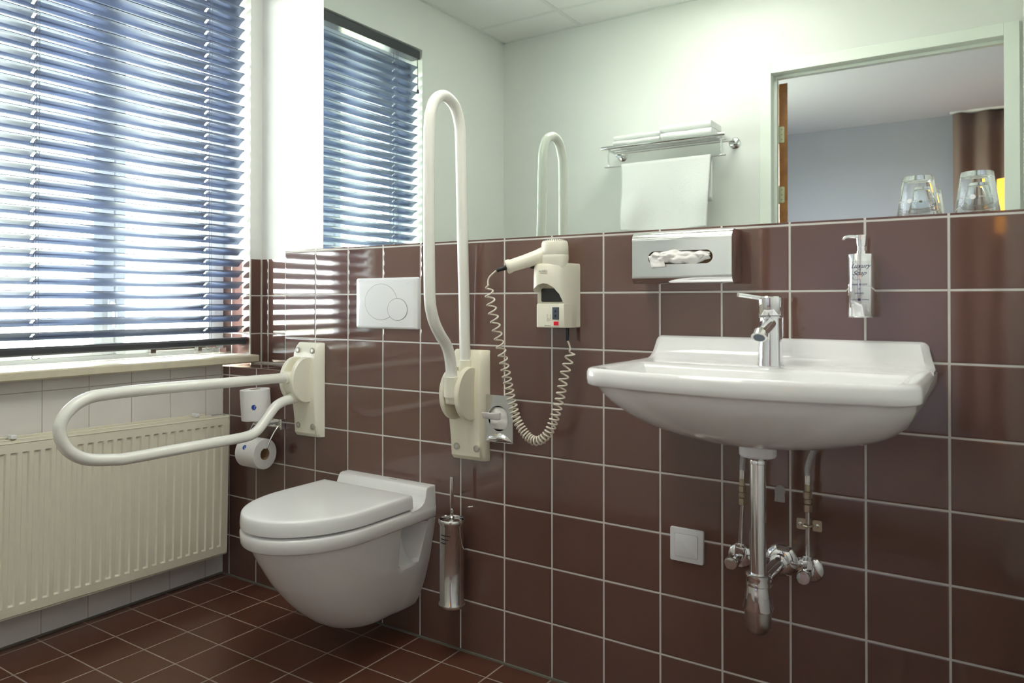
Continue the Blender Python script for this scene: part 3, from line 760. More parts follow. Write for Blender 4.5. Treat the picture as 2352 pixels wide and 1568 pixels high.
m = MB(); m.tube(pts, .0025, 7); m.build('coiled_cord', pbr('cream cord', (.72, .66, .56), .4), hd_, smooth=80)

# ------------------------------------------------------------------ sanitary bag dispenser
bd = thing('bag_dispenser', (.909, 0, .70), 'small chrome hygiene bag dispenser with a white bag, beside the upright grab bar', 'bag dispenser')
o_ = rrect(.866, .955, .635, .769, .003, 3)
holed('front_plate', o_, ell(.908, .703, .0335, .036, 40), -.027, M['chrome'], bd, thick=.001, smooth=0, bevel=.0008)
m = MB(); m.box(.866, .869, -.026, 0, .636, .768).box(.9525, .9555, -.026, 0, .636, .768).box(.869, .9525, -.026, 0, .765, .768).box(.869, .9525, -.026, 0, .636, .639)
m.build('side_walls', M['chrome'], bd, smooth=0)
MB().box(.869, .9525, -.004, -.001, .639, .765).build('rear_plate', M['dark'], bd, smooth=0)
m = MB(); lip = [(.868, -.0275, .637), (.953, -.0275, .637)]
g = wavegrid(lambda u, v: (.868+.085*u, -.0280-.010*math.sin(PI*u)**.8*math.sin(PI*min(1, v*1.0))**.7, .637+.026*v*math.sin(PI*(.06+.88*u))), 20, 8)
m.add(*g); m.build('curved_lip', M['chrome'], bd, smooth=70)
def bagfn(u, v):
    x = .876+.062*u; z = .6705+.064*v
    y = -.0205-.0065*math.sin(PI*u)*math.sin(PI*v)-.004*noise.noise(Vector((u*4, v*5, 1)))
    return (x, y, z)
sheet('paper_bag', bagfn, 16, 16, M['tissue'], bd)
def tabfn(u, v):
    t = u; x = .916-.034*t; y = -.028-.045*t; z = .722-.002*math.sin(t*5)-.022*v*(1-.2*t)
    return (x, y+.006*v*v, z)
sheet('bag_tab', tabfn, 10, 6, M['paper'], bd)

# ------------------------------------------------------------------ tissue dispenser
td = thing('tissue_dispenser', (1.448, 0, 1.14), 'chrome tissue box on the wall with a white tissue in its oval slot', 'tissue dispenser')
TX0, TX1, TZ0, TZ1, TD = 1.329, 1.567, 1.077, 1.203, .085
front = rrect(TX0+.0005, TX1-.0005, TZ0+.020, TZ1-.020, .0004, 1)
holed('front_face', front, [p for p in rrect(1.370, 1.524, 1.124, 1.156, .0158, 10)], -TD, M['chrome'], td, thick=.001, smooth=0)
m = MB(); prof = []
def quarter(cy, cz, r, a0, a1, n=8): return [(cy+r*math.cos(math.radians(a0+(a1-a0)*i/n)), cz+r*math.sin(math.radians(a0+(a1-a0)*i/n))) for i in range(n+1)]
top = [(0, TZ1)] + quarter(-TD+.020, TZ1-.020, .020, 90, 180)
m.loft([[(TX0, p[0], p[1]) for p in top], [(TX1, p[0], p[1]) for p in top]], False, False, closed=False)
bot = quarter(-TD+.020, TZ0+.020, .020, 180, 270) + [(0, TZ0)]
m.loft([[(TX0, p[0], p[1]) for p in bot], [(TX1, p[0], p[1]) for p in bot]], False, False, closed=False)
m.build('shell', M['chrome'], td, smooth=40)
m = MB()
side = [(-.001, TZ1-.0005)] + quarter(-TD+.021, TZ1-.021, .0195, 90, 180) + quarter(-TD+.021, TZ0+.021, .0195, 180, 270) + [(-.001, TZ0+.0005)]
for xa, xb in ((TX0+.0005, TX0+.002), (TX1-.002, TX1-.0005)): MB().prism(side, 'x', xa, xb).build('end_cap', M['chrome'], td, smooth=0)
MB().box(TX0+.003, TX1-.003, -TD+.012, -.002, TZ0+.004, TZ1-.01).build('tissue_stack', M['card'], td, smooth=0)
def tisfn(u, v):
    x = 1.376+.142*u
    env = (math.sin(PI*min(1, max(0, u*.94+.03))))**.35
    z = 1.1412+(v-.5)*.034*env+.0045*noise.noise(Vector((u*6, v*2, 3)))+.0025*math.sin(u*7)
    y = -TD+.005-.017*math.sin(PI*v)**.8*env-.010*noise.noise(Vector((u*8, v*4, 9)))
    return (x, y, z)
sheet('tissue', tisfn, 48, 16, M['tissue'], td, thick=.0006)
def tis2(u, v):
    x = 1.372+.034*u; z = 1.144-.028*v-.006*u*v; y = -TD-.004-.008*math.sin(PI*u)*v-.003*noise.noise(Vector((u*5, v*5, 4)))
    return (x+.008*v, y, z+.008*u)
sheet('tissue_corner', tis2, 10, 10, M['tissue'], td, thick=.0005)

# ------------------------------------------------------------------ soap dispenser
sd_ = thing('soap_dispenser', (1.8215, 0, 1.0), 'chrome pump soap dispenser mounted on the brown tiles right of the faucet', 'soap dispenser')
sx_, sy_ = 1.8215, -.047
m = MB(); m.lathe([(0, 1.0035), (.0262, 1.0035), (.0268, 1.0045), (.0268, 1.134), (.0262, 1.1352), (0, 1.1352)], (sx_, sy_, 0), 48, cap=False); m.build('bottle', M['chrome'], sd_, smooth=35)
m = MB(); m.lathe([(.0105, 1.1352), (.0105, 1.1425), (.0088, 1.1432), (.0088, 1.152), (.0100, 1.1530), (.0118, 1.174), (.0115, 1.1758), (0, 1.1758)], (sx_+.001, sy_, 0), 28)
m.tube(smoothpath([(sx_, sy_-.004, 1.1715), (sx_-.010, sy_-.012, 1.1725), (sx_-.020, sy_-.022, 1.1720), (sx_-.026, sy_-.029, 1.1690), (sx_-.028, sy_-.032, 1.1655)], 5), [.0034]*15+[.0030]*6, 12)
m.build('pump', M['chrome'], sd_, smooth=40)
m = MB(); m.box(sx_-.016, sx_+.016, sy_+.022, 0, 1.002, 1.137); m.lathe([(0, 1.0015), (.0266, 1.0015), (.0266, 1.0034), (0, 1.0034)], (sx_, sy_, 0), 40, cap=False); m.build('wall_holder', M['steel'], sd_, smooth=0, bevel=.001)
lab, nt_, out_ = newmat('clear label'); 
b1 = nt_.nodes.new('ShaderNodeBsdfTransparent'); b2 = nt_.nodes.new('ShaderNodeBsdfDiffuse'); b2.inputs[0].default_value = (.75, .78, .85, 1); mxs = nt_.nodes.new('ShaderNodeMixShader'); mxs.inputs[0].default_value = .16
nt_.links.new(b1.outputs[0], mxs.inputs[1]); nt_.links.new(b2.outputs[0], mxs.inputs[2]); nt_.links.new(mxs.outputs[0], out_.inputs[0])
LA = math.radians(-90+2)   # the label looks to the room
def soapfn(u0, v0, r=.0271): return lambda u, v, d: Vector((sx_+(r+d)*math.cos(LA+(u+u0)/r), sy_+(r+d)*math.sin(LA+(u+u0)/r), v0+v))
m = MB(); f_ = soapfn(0, 0, .02690); m.add(*wavegrid(lambda u, v: f_((u-.5)*.040, 1.032+.088*v, 0), 16, 1)); m.build('label', lab, sd_, smooth=60)
text('lettering', 'Luxury', .0135, M['ink'], sd_, soapfn(.001, 1.1095), shear=.6)
text('lettering', 'Soap', .0135, M['ink'], sd_, soapfn(-.001, 1.0945), shear=.6)
text('lettering', 'HAIR BODY', .0054, M['ink'], sd_, soapfn(0, 1.0705), space=1.1)
text('lettering', '&', .0045, M['ink'], sd_, soapfn(0, 1.0615))
text('lettering', 'HAND', .0054, M['ink'], sd_, soapfn(0, 1.0520), space=1.1)
text('lettering', 'FLETCHER   HOTELS', .0031, M['ink'], sd_, soapfn(0, 1.0388), space=1.35)
m = MB(); f_ = soapfn(0, 1.0388, .0274); m.add([f_(.0028*math.cos(2*PI*i/20), .0028*math.sin(2*PI*i/20), 0) for i in range(20)], [tuple(range(20))]); m.build('round_mark', M['ink'], sd_, smooth=0)
m = MB(); m.tube([soapfn(0, 1.0845)(-.006+.007*math.cos(a_), .004*math.sin(a_), .0001) for a_ in [math.radians(150+220*i/16) for i in range(17)]], .00022, 5); m.build('flourish', M['ink'], sd_)

# ------------------------------------------------------------------ blank wall plate below the basin
sp_ = thing('blank_wall_plate', (1.4365, 0, .436), 'square white blank cover plate on the tiles low under the washbasin', 'wall plate')
def sq(h, y): return [(p[0], y, p[1]) for p in rrect(1.4365-h, 1.4365+h, .436-h, .436+h, .004, 4)]
m = MB(); m.loft([sq(.0412, -.0002), sq(.0412, -.0045), sq(.0400, -.0085), sq(.0300, -.0100), sq(.0290, -.0100)]); m.build('frame', M['plastic'], sp_, smooth=30)
m = MB(); m.loft([sq(.0284, -.0099), sq(.0284, -.0103)]); m.build('gap', M['greyink'], sp_, smooth=0)
m = MB(); m.loft([sq(.0278, -.0100), sq(.0278, -.0112), sq(.0272, -.0116)]); m.build('cover', M['plastic'], sp_, smooth=30)

# ------------------------------------------------------------------ washbasin
WX = 1.6535
wb = thing('washbasin', (WX, 0, .74), 'wide white ceramic washbasin hung on the brown tiled wall', 'washbasin')
def bo(h, yf, y0, rx, ry, bow, z): return [(x, y_, z) for x, y_ in dshape(WX, h, y0, yf, rx, ry, bow, ns=8, nc=16, nf=14)]
m = MB()
outer = [bo(.075, -.262, -.0, .07, .10, .002, .7395), bo(.130, -.292, -.0, .12, .15, .004, .7435), bo(.180, -.325, 0, .15, .18, .006, .752), bo(.218, -.352, 0, .16, .19, .009, .7645), bo(.247, -.378, 0, .15, .18, .013, .781), bo(.268, -.399, 0, .135, .165, .02, .802), bo(.2815, -.416, 0, .11, .135, .03, .825), bo(.2885, -.4245, 0, .09, .11, .036, .843), bo(.2905, -.4270, 0, .075, .09, .038, .856),
         bo(.2925, -.4285, 0, .065, .078, .039, .8600), bo(.2990, -.4350, 0, .060, .070, .040, .8610), bo(.3015, -.4375, 0, .058, .066, .040, .8640), bo(.3020, -.4380, 0, .056, .064, .040, .875), bo(.3015, -.4375, 0, .055, .062, .040, .888), bo(.2985, -.4345, 0, .052, .058, .040, .8945), bo(.2930, -.4290, -.004, .048, .054, .040, .8970), bo(.284, -.420, -.02, .045, .050, .039, .8965),
         bo(.270, -.408, -.150, .045, .05, .036, .8950), bo(.266, -.404, -.158, .045, .05, .035, .8920), bo(.262, -.400, -.164, .045, .05, .034, .884), bo(.250, -.388, -.175, .05, .055, .03, .85), bo(.225, -.362, -.19, .06, .07, .02, .81), bo(.17, -.32, -.20, .08, .08, .01, .778), bo(.08, -.26, -.20, .06, .05, .0, .762)]
m.loft(outer)
m.build('bowl', M['ceramic'], wb, smooth=55)
m = MB()
prof = [(0, .950), (-.012, .9515), (-.022, .9505), (-.028, .947), (-.032, .938), (-.036, .922), (-.043, .909), (-.056, .9005), (-.078, .8968), (-.10, .8955), (-.10, .870), (0, .870)]
rr = []; rc = .016
offs = [0, .0006, .002, .0045, .008, .012, .016]
for sg, o_, mid in [(-1, o, 0) for o in offs] + [(1, o, 0) for o in reversed(offs)]:
    drop = rc-math.sqrt(max(0, rc*rc-(rc-o_)**2))
    ring = []
    for (py, pz) in prof:
        f_ = max(0, min(1, (pz-.895)/.0565))
        xx = sg*(.2895-o_+.0120*(1-f_)**1.3)
        kk = min(1, .55+o_/.016*.45) if py < -.001 and py > -.09 else 1
        ring.append((WX+xx, py*kk, (.895+(pz-.895)*(1-drop/.0565)) if pz > .895 else pz))
    rr.append(ring)
m.loft(rr); m.build('backsplash', M['ceramic'], wb, smooth=50, bevel=.0015)
# chrome outlet ring hidden inside is the drain
m = MB(); m.lathe([(.030, .7645), (.028, .767), (.012, .7655), (0, .7655)], (WX-.001, -.205, 0), 28); m.build('drain', M['chrome'], wb, smooth=40)

# ------------------------------------------------------------------ faucet
fc = thing('faucet', (1.653, -.105, .896), 'chrome single lever faucet standing on the washbasin', 'faucet')
fx, fy = 1.654, -.106
m = MB(); m.lathe([(.0268, .8955), (.0265, .898), (.0255, .925), (.0243, .955), (.0235, .985), (.0236, .999), (.0262, 1.0005), (.0264, 1.0035), (.0240, 1.0045)], (fx, fy, 0), 40)
m.build('body', M['chrome'], fc, smooth=35)
m = MB(); m.lathe([(.0252, 1.0048), (.0258, 1.006), (.0270, 1.040), (.0268, 1.0435), (.0245, 1.0462), (0, 1.0470)], (fx, fy, 0), 40)
m.build('cartridge_head', M['chrome'], fc, smooth=35)
m = MB(); m.tube([(fx-.014, fy-.014, 1.0425), (fx-.030, fy-.034, 1.0455), (fx-.052, fy-.060, 1.0500)], [.0050, .0050, .0052], 16)
m.build('lever', M['chrome'], fc, smooth=35)
m = MB(); a_ = Vector((fx, fy-.006, .990)); b_ = Vector((fx-.001, fy-.088, .966))
m.tube([a_, a_.lerp(b_, .35), a_.lerp(b_, .9), b_], [.0165, .0150, .0138, .0136], 28)
so = m.build('spout', M['chrome'], fc, smooth=35)
dv = (b_-a_).normalized(); dn = (dv+Vector((0, 0, -.9))).normalized()
m = MB(); m.tube([b_-dn*.004+Vector((0, .004, 0)), b_, b_+dn*.008, b_+dn*.0088], [.0145, .0163, .0163, .0150], 28); m.build('aerator_ring', M['steel'], fc, smooth=30)
m = MB(); m.tube([b_+dn*.0085, b_+dn*.0098], [.0118, .0112], 24); m.build('aerator', M['slate'], fc, smooth=30)

# ------------------------------------------------------------------ trap
tp = thing('basin_trap', (1.651, -.205, .35), 'chrome bottle trap under the washbasin draining to the wall', 'drain trap')
tx, ty = 1.651, -.205
m = MB(); m.lathe([(.0365, .7395), (.0365, .716), (.034, .7125), (.030, .7118)], (tx, ty, 0), 32); m.build('collar', M['plastic'], tp, smooth=35)
m = MB(); m.lathe([(.0350, .7125), (.0300, .7095), (.022, .7085), (.0185, .706), (.0160, .7045)], (tx, ty, 0), 32); m.lathe([(.0162, .7065), (.0170, .704), (.0170, .698), (.0160, .697), (.0160, .46)], (tx, ty, 0), 32)
m.build('tailpipe', M['chrome'], tp, smooth=35)
m = MB(); m.lathe([(.022, .470), (.0245, .468), (.0250, .462), (.0235, .457), (.0245, .452), (.0245, .446), (.0235, .445), (.0300, .3985), (.0295, .3960), (.0262, .3945)], (tx, ty, 0), 32)
m.build('trap_body', M['chrome'], tp, smooth=30)
m = MB(); m.lathe([(.0262, .3955), (.0258, .372), (.0235, .356), (.017, .348), (0, .3455)], (tx, ty, 0), 32); m.build('trap_cup', M['brushed'], tp, smooth=50)
m = MB(); m.tube([(tx, ty+.010, .4425), (tx+.002, -.002, .4430)], .0155, 28); m.build('outlet_pipe', M['chrome'], tp, smooth=40)
m = MB(); m.tube([(tx, ty+.016, .4425), (tx, ty+.018, .4425), (tx, ty+.040, .4427), (tx, ty+.043, .4427)], [.017, .0215, .0205, .016], 28); m.build('compression_nut', M['chrome'], tp, smooth=30)
m = MB(); m.lathe([(.0375, 0), (.0375, -.003), (.034, -.010), (.024, -.017), (.0195, -.0185), (.0155, -.0185)], (tx+.003, 0, .4430), 40, 'y'); m.build('wall_rosette', M['chrome'], tp, smooth=45)
m = MB(); m.lathe([(.0195, -.018), (.0205, -.024), (.0195, -.034), (.016, -.036)], (tx+.0025, 0, .4430), 32, 'y'); m.build('compression_nut', M['chrome'], tp, smooth=30)

# ------------------------------------------------------------------ stop valves with supply hoses
def stop_valve(vx, vz, pipe, label, hose, fz):
    g = thing('stop_valve', (vx, -.03, vz), label, 'water valve', 'supply valves under the washbasin')
    m = MB(); m.lathe([(.0290, 0), (.0290, -.002), (.025, -.0065), (.014, -.0095), (.010, -.010)], (vx, 0, vz), 36, 'y'); m.build('rosette', M['chrome'], g, smooth=45)
    m = MB(); m.lathe([(.0095, -.008), (.0095, -.030), (.0120, -.031), (.0120, -.052), (.0095, -.054), (.0095, -.060)], (vx, 0, vz), 24, 'y')
    m.tube([(vx, -.042, vz), (pipe[0][0], pipe[0][1], vz+.022)], .0085, 20)
    m.tube([(pipe[0][0], pipe[0][1], vz+.016), (pipe[0][0], pipe[0][1], vz+.036)], .0112, 6).tube([(pipe[0][0], pipe[0][1], vz+.036), (pipe[0][0], pipe[0][1], vz+.044)], .0098, 20)
    m.build('valve_body', M['chrome'], g, smooth=30, bevel=.0008)
    m = MB(); m.lathe([(.0105, -.058), (.0150, -.061), (.0152, -.066), (.0150, -.076), (.0130, -.079), (0, -.0795)], (vx-.001, 0, vz+.001), 24, 'y'); m.build('knob', M['chrome'], g, smooth=40)
    m = MB(); m.tube(pipe, .0050, 16); m.build('supply_pipe', M['steel'], g, smooth=60)
    tx_, ty_, tz_ = pipe[-1]
    m = MB()
    for z0_, z1_, r_, n_ in ((tz_-.002, tz_+.014, .0092, 6), (tz_+.015, tz_+.026, .0072, 20), (tz_+.019, tz_+.023, .0084, 6), (tz_+.027, tz_+.042, .0092, 6), (tz_+.042, tz_+.060, .0062, 20)):
        m.lathe([(r_*.9, z0_), (r_, z0_+.001), (r_, z1_-.001), (r_*.9, z1_)], (tx_, ty_, 0), n_)
    m.build('coupling', M['brass'], g, smooth=25)
    m = MB(); m.tube([(tx_, ty_, tz_+.058), (tx_+.0003, ty_, tz_+.078)], .0066, 20); m.build('hose_ferrule', M['steel'], g, smooth=40)
    m = MB(); m.tube(smoothpath(hose, 10), .0062, 16); m.build('braided_hose', M['braid'], g, smooth=60)
    return g
stop_valve(1.714, .434, [(1.7185, -.052, .458), (1.7185, -.055, .52), (1.7190, -.058, .578)], 'chrome stop valve with braided hose, right of the bottle trap',
           [(1.7193, -.058, .655), (1.7195, -.059, .672), (1.726, -.062, .695), (1.738, -.068, .725), (1.741, -.075, .745), (1.735, -.085, .775)], 0)
stop_valve(1.562, .4355, [(1.5745, -.052, .459), (1.578, -.056, .515), (1.5815, -.058, .572)], 'chrome stop valve with braided hose, left of the bottle trap',
           [(1.5823, -.058, .649), (1.5835, -.060, .67), (1.587, -.066, .70), (1.592, -.075, .735), (1.600, -.09, .775)], 0)
pc = thing('pipe_clip', (1.713, -.03, .545), 'small tarnished metal bracket holding the right supply pipe', 'pipe clip')
m = MB(); m.prism(rrect(1.6945, 1.712, .533, .557, .003, 3), 'y', -.046, -.0478).prism(rrect(1.727, 1.7455, .533, .557, .003, 3), 'y', -.046, -.0478)
m.tube([(1.711, -.047, .545), (1.713, -.0615, .545), (1.7188, -.0655, .545), (1.7245, -.0615, .545), (1.728, -.047, .545)], .0025, 8).box(1.716, 1.721, -.046, -.0005, .541, .549)
m.build('clip_plate', M['brass'], pc, smooth=30)
for x_ in (1.7025, 1.737): MB().lathe([(.0042, -.0478), (.0042, -.0492), (.002, -.0498)], (x_, 0, .545), 12, 'y').build('screw', M['steel'], pc, smooth=30)
pp = MB(); poly = [(1.638, .575), (1.6605, .5745), (1.6612, .583), (1.6600, .592), (1.6620, .600), (1.6595, .609), (1.652, .6135), (1.646, .6125), (1.6400, .6075), (1.6385, .600), (1.6395, .590)]
pp.prism(poly, 'y', -.0018, -.0002)
tag(pp.build('filler_patch', M['plaster'], smooth=0), 'small grey patch of filler on a tile behind the basin trap', 'filler patch')

# ------------------------------------------------------------------ mirror
mr = MB(); mr.box(.004, XR-.002, YR-.003, YR+.0025, ZL+.0005, 2.26)
tag(mr.build('mirror', M['mirror'], smooth=0), 'wide frameless wall mirror standing on the brown tiled ledge', 'mirror')

# ------------------------------------------------------------------ tumblers
def tumbler(cx, cy, label, rot):
    g = thing('drinking_glass', (cx, cy, ZL), label, 'glass', 'drinking glasses upside down on the ledge')
    z = ZL+.0003
    m = MB(); m.lathe([(.0392, 0), (.0408, 0), (.0408, .001), (.0292, .086), (.0284, .0885), (.0270, .0892), (0, .0892), (0, .0790), (.0255, .0790), (.0272, .0780), (.0278, .0755), (.0396, .001), (.0392, 0)], (cx, cy, z), 56, cap=False)
    m.build('glass_body', M['glass'], g, smooth=45)
    def fn(u0):
        def f_(u, v, d):
            r = .0408-(.0116/.086)*.034+.0002; a = math.radians(-90)+rot-(u+u0)/r
            zz = .034-v; rr_ = .0408-(.0116/.085)*(zz)+.0003+d
            return Vector((cx+rr_*math.cos(a), cy+rr_*math.sin(a), z+zz))
        return f_
    text('lettering', 'FLETCHER', .0052, M['frost'], g, fn(-.0245), space=1.25)
    text('lettering', 'HOTELS', .0052, M['frost'], g, fn(.0215), space=1.25)
    m = MB(); f_ = fn(0); m.add([f_(.0050*math.cos(2*PI*i/24), .0050*math.sin(2*PI*i/24), .0001) for i in range(24)], [tuple(range(24))]); m.build('round_mark', M['frost'], g, smooth=0)
    return g
tumbler(1.918, .066, 'upside down clear drinking glass on the ledge, left of the two', math.radians(-22))
tumbler(2.0225, .066, 'upside down clear drinking glass on the ledge, nearer the right wall', math.radians(-10))

# ------------------------------------------------------------------ towel rack and towels on the door wall
tk = thing('towel_rack', (.70, YD, 1.84), 'chrome wall rack with a lower rail, seen in the mirror', 'towel rack')
ra, rb, yw, yf_ = .408, .998, YD, YD+.235; zr = 1.830
m = MB()
m.tube(smoothpath([(ra, yw+.03, zr), (ra, yf_-.03, zr), (ra+.006, yf_-.008, zr), (ra+.03, yf_, zr), (rb-.03, yf_, zr), (rb-.006, yf_-.008, zr), (rb, yf_-.03, zr), (rb, yw+.03, zr)], 6), .0095, 12)
for k in range(3): m.tube([(ra, yw+.06+k*.05, zr-.002), (rb, yw+.06+k*.05, zr-.002)], .0040, 10)
m.build('shelf_rails', M['chrome'], tk, smooth=60)
for x in (ra, rb):
    m = MB(); m.lathe([(.030, .0005), (.026, .006), (.020, .010), (.012, .012), (.012, .045), (.016, .047), (.016, .055), (0, .056)], (x, yw, zr-.004), 28, 'y'); m.build('wall_mount', M['chrome'], tk, smooth=35)
m = MB(); zt_ = 1.735; yb_ = yw+.205
m.tube(smoothpath([(ra+.008, yb_, zr-.004), (ra+.008, yb_, zt_+.02), (ra+.014, yb_, zt_+.004), (ra+.03, yb_, zt_), (rb-.03, yb_, zt_), (rb-.014, yb_, zt_+.004), (rb-.008, yb_, zt_+.02), (rb-.008, yb_, zr-.004)], 6), .0040, 10)
m.build('towel_rail', M['chrome'], tk, smooth=60)
def towfn(u, v):
    # over the rail, v 0..1 down the front; u across
    x = .484+.462*u
    x = .715+(x-.715)*(1-.09*max(0, v-.1))+.006*math.sin(v*5)*(1-u)
    if v < .14: a = v/.14; y = yb_-.010+.020*a; z = 1.60+.155*a**.5 if a < 1 else 1.755
    if v < .14: return (x, yb_-.009, 1.52+(1.749-1.52)*(v/.14))
    if v < .2: a = (v-.14)/.06*PI; return (x, yb_-.009*math.cos(a), zt_+.001+.0085*math.sin(a))
    t = (v-.2)/.8; fold = .014*math.sin(u*7+t*1.6)*t+.016*noise.noise(Vector((u*3, t*2, 0)))*t+.008*math.sin(u*17)*t*t
    return (x, yb_+.0095+.010*t+fold, zt_-.335*t-.012*t*math.sin(u*3))
tw = sheet('hanging_towel', towfn, 60, 60, M['towel'], None, thick=.004)
tag(tw, 'white towel hanging from the lower rail of the rack, seen in the mirror', 'towel')
def folded(x0, x1, y0, y1, z0, h, layers, name, label, skew):
    m = MB(); n = layers
    for k in range(n):
        za = z0+h*k/n; zb = z0+h*(k+1)/n-.0015; sx = skew*k
        prof = [(y0+.004, za), (y1-.010, za), (y1-.003, za+(zb-za)*.25), (y1, (za+zb)/2), (y1-.003, za+(zb-za)*.75), (y1-.010, zb), (y0+.004, zb), (y0, (za+zb)/2)]
        rgs = []
        for i in range(9):
            t = i/8; dz = .003*noise.noise(Vector((t*3, k*2.1, skew*50))); ins = .006 if i in (0, 8) else 0
            rgs.append([(x0+sx+(x1-x0)*t, p[0]+ins*.4, p[1]+dz+(ins*.3 if p[1] < (za+zb)/2 else -ins*.3)) for p in prof])
        m.loft(rgs)
    o = m.build(name, M['towel'], None, smooth=60)
    return tag(o, label, 'towel', 'folded towels on the rack')
folded(.450, .695, YD+.045, YD+.225, zr+.0105, .052, 2, 'folded_towel', 'flat folded white towel on the rack, farther from the door', .002)
folded(.700, .950, YD+.045, YD+.225, zr+.0105, .070, 2, 'folded_towel', 'thicker folded white towel on the rack, nearer the door', -.003)

# ------------------------------------------------------------------ door frame, door, bedroom
df = bpy.data.objects.new('door_1', None); C.objects.link(df); df.location = (1.62, YD, 0); df['kind'] = 'structure'
m = MB(); fw = .052; ya, yb = YD-.134, YD+.012
for (xa, xb, za, zb) in ((DX0-fw, DX0, 0, DZ+fw), (DX1, DX1+fw, 0, DZ+fw), (DX0, DX1, DZ, DZ+fw)):
    m.box(xa, xb, YD+.0005, yb, za, zb)
    m.box(xa, xb, ya, YD-.1215, za, zb)
m.box(DX0-.019, DX0, YD-.1214, YD+.0004, 0, DZ).box(DX1, DX1+.019, YD-.1214, YD+.0004, 0, DZ).box(DX0-.019, DX1+.019, YD-.1214, YD+.0004, DZ, DZ+.0195)
m.build('door_frame', M['doorframe'], df, smooth=0, bevel=.002)
m = MB(); m.box(DX0+.0005, DX0+.014, YD-.085, YD-.050, 0, DZ-.0005).box(DX0+.014, DX1-.0005, YD-.085, YD-.050, DZ-.014, DZ-.0005); m.build('door_stop', M['doorframe'], df, smooth=0)
m = MB(); LAng = math.radians(17)
def dleaf(px, py): return (DX0+.003+px*math.cos(LAng)-py*math.sin(LAng), YD-.145-px*math.sin(LAng)*0-py*math.cos(LAng))
m.prism([(DX0+.003, YD-.145), (DX0+.043, YD-.145), (DX0+.043-.88*math.sin(LAng), YD-.145-.88*math.cos(LAng)), (DX0+.003-.88*math.sin(LAng), YD-.145-.88*math.cos(LAng))], 'z', .01, DZ-.016)
dl = m.build('door_leaf', M['wood'], df, smooth=0, bevel=.002)
for zz in (1.57, 1.87, .25):
    m = MB(); m.prism(rrect(DX0+.001, DX0+.028, zz-.04, zz+.04, .006, 4), 'y', YD-.1449, YD-.1425)
    m.tube([(DX0-.001, YD-.139, zz-.045), (DX0-.001, YD-.139, zz+.045)], .006, 14)
    m.build('hinge', M['hinge'], df, smooth=30)
    m = MB()
    for dz in (-.025, 0, .025): m.lathe([(.0035, -.0004), (.003, .0006)], (DX0+.016, YD-.1425, zz+dz), 12, 'y')
    m.build('hinge_screws', M['greyink'], df, smooth=0)
def curt(u, v):
    x = 1.76+1.35*u; a = u*46
    y = YB+.13+.030*math.sin(a)+.012*math.sin(a*.43+1)+.006*math.sin(v*3+a)
    x += .02*math.sin(v*2.2+u*5)*v
    return (x, y, 2.568-2.53*v)
cu_ = thing('curtain', (2.4, YB+.13, 0), 'brown pleated curtain on the bedroom wall, seen through the doorway in the mirror', 'curtain')
sheet('cloth', curt, 260, 14, M['curtain'], cu_, thick=.003)
m = MB(); m.box(1.74, 3.14, YB+.115, YB+.145, 2.572, 2.5885); m.build('curtain_track', M['wood_white'], cu_, smooth=0)
lpx, lpy = 2.155, -4.75
fl = thing('floor_lamp', (lpx, lpy, 0), 'orange glowing lampshade beyond the doorway, seen at the mirror edge', 'lamp')
MB().lathe([(.13, .01), (.13, .03), (.012, .04), (.012, 1.60)], (lpx, lpy, 0), 28).build('stand', M['steel'], fl, smooth=35)
m = MB(); m.lathe([(.115, 1.52), (.105, 1.942)], (lpx, lpy, 0), 40, cap=False); o = m.build('lamp_shade', M['orange'], fl, smooth=60)
md = o.modifiers.new('solid', 'SOLIDIFY'); md.thickness = .002

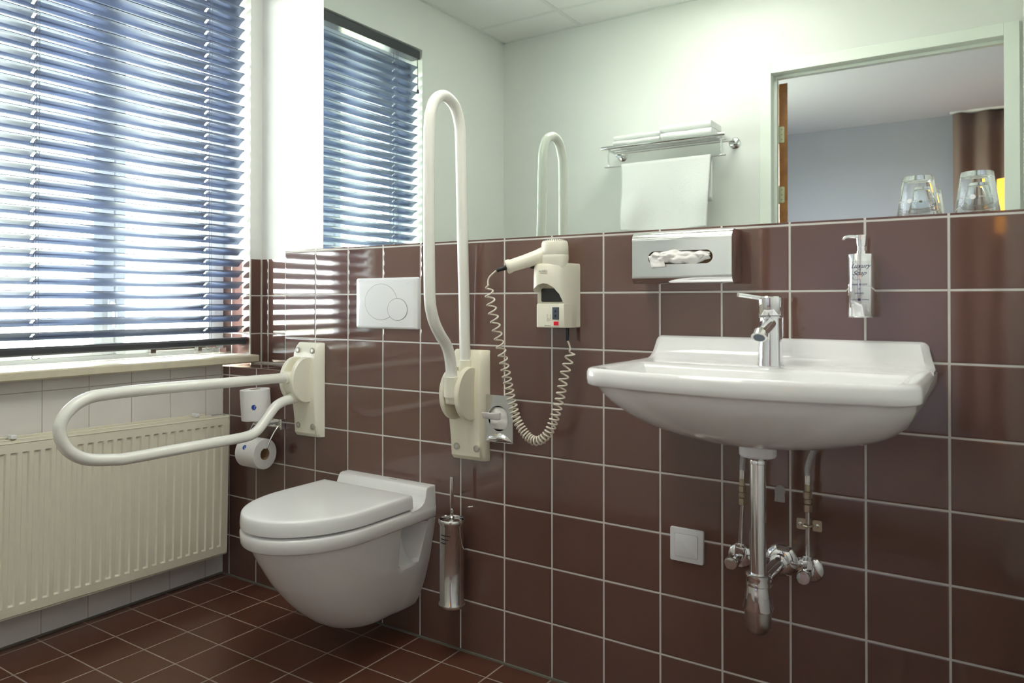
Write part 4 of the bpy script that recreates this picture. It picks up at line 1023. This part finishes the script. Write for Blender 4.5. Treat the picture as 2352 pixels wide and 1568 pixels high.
# ------------------------------------------------------------------ light
wld = bpy.data.worlds.new('World'); bpy.context.scene.world = wld; wld.use_nodes = True
nt = wld.node_tree; nt.nodes.clear()
wo = nt.nodes.new('ShaderNodeOutputWorld'); bg = nt.nodes.new('ShaderNodeBackground'); nt.links.new(bg.outputs[0], wo.inputs[0])
tc = nt.nodes.new('ShaderNodeTexCoord'); sx = nt.nodes.new('ShaderNodeSeparateXYZ'); nt.links.new(tc.outputs['Generated'], sx.inputs[0])
cr = nt.nodes.new('ShaderNodeValToRGB'); nt.links.new(sx.outputs[2], cr.inputs[0])
cr.color_ramp.elements[0].position = 0.0; cr.color_ramp.elements[0].color = (1.0, .99, .97, 1)
cr.color_ramp.elements[1].position = .8; cr.color_ramp.elements[1].color = (.80, .90, 1.0, 1)
nt.links.new(cr.outputs[0], bg.inputs[0]); bg.inputs[1].default_value = 27.0

for nm, yc_, zc_, wy_, wz_ in (('window_portal', (WY0+WY1)/2, (.826+WZ1)/2, WY1-WY0, WZ1-.826), ('bedroom_hole_portal', -3.1, 1.55, 1.6, 1.3)):
    pl_ = bpy.data.lights.new(nm, 'AREA'); pl_.shape = 'RECTANGLE'; pl_.size = wz_; pl_.size_y = wy_; pl_.cycles.is_portal = True
    po = bpy.data.objects.new(nm, pl_); C.objects.link(po); po.location = (XO-.004, yc_, zc_); po.rotation_euler = (0, -PI/2, 0)

# ------------------------------------------------------------------ camera
cam = bpy.data.cameras.new('camera'); co = bpy.data.objects.new('camera', cam); C.objects.link(co)
bpy.context.scene.camera = co
yaw, pit, rol = .62880, .00777, .00085
cy, sy, cp, sp2, cr_, sr_ = math.cos(yaw), math.sin(yaw), math.cos(pit), math.sin(pit), math.cos(rol), math.sin(rol)
Fv = Vector((-sy, cy, 0)); Rv = Vector((cy, sy, 0)); Uv = Vector((0, 0, 1))
F2v = Fv*cp+Uv*sp2; U2v = -Fv*sp2+Uv*cp
R3 = Rv*cr_+U2v*sr_; U3 = -Rv*sr_+U2v*cr_
mt = Matrix((R3, U3, -F2v)).transposed().to_4x4(); mt.translation = Vector((2.05869, -1.89247, 1.03272))
co.matrix_world = mt
cam.sensor_width = 36; cam.sensor_fit = 'HORIZONTAL'; cam.lens = 36*1765.55/2352
cam.shift_x = (1176-1010.155)/2352; cam.shift_y = (680.248-784)/2352
cam.clip_start = .01; cam.clip_end = 300
cam.dof.use_dof = True; cam.dof.focus_distance = 2.25; cam.dof.aperture_fstop = 4.5

sc = bpy.context.scene
sc.view_settings.view_transform = 'Standard'; sc.view_settings.look = 'None'; sc.view_settings.gamma = 1.0
sc.view_settings.use_curve_mapping = False; sc.view_settings.exposure = 0.8
sc.cycles.max_bounces = 12; sc.cycles.diffuse_bounces = 6; sc.cycles.glossy_bounces = 8; sc.cycles.transmission_bounces = 12; sc.cycles.transparent_max_bounces = 12
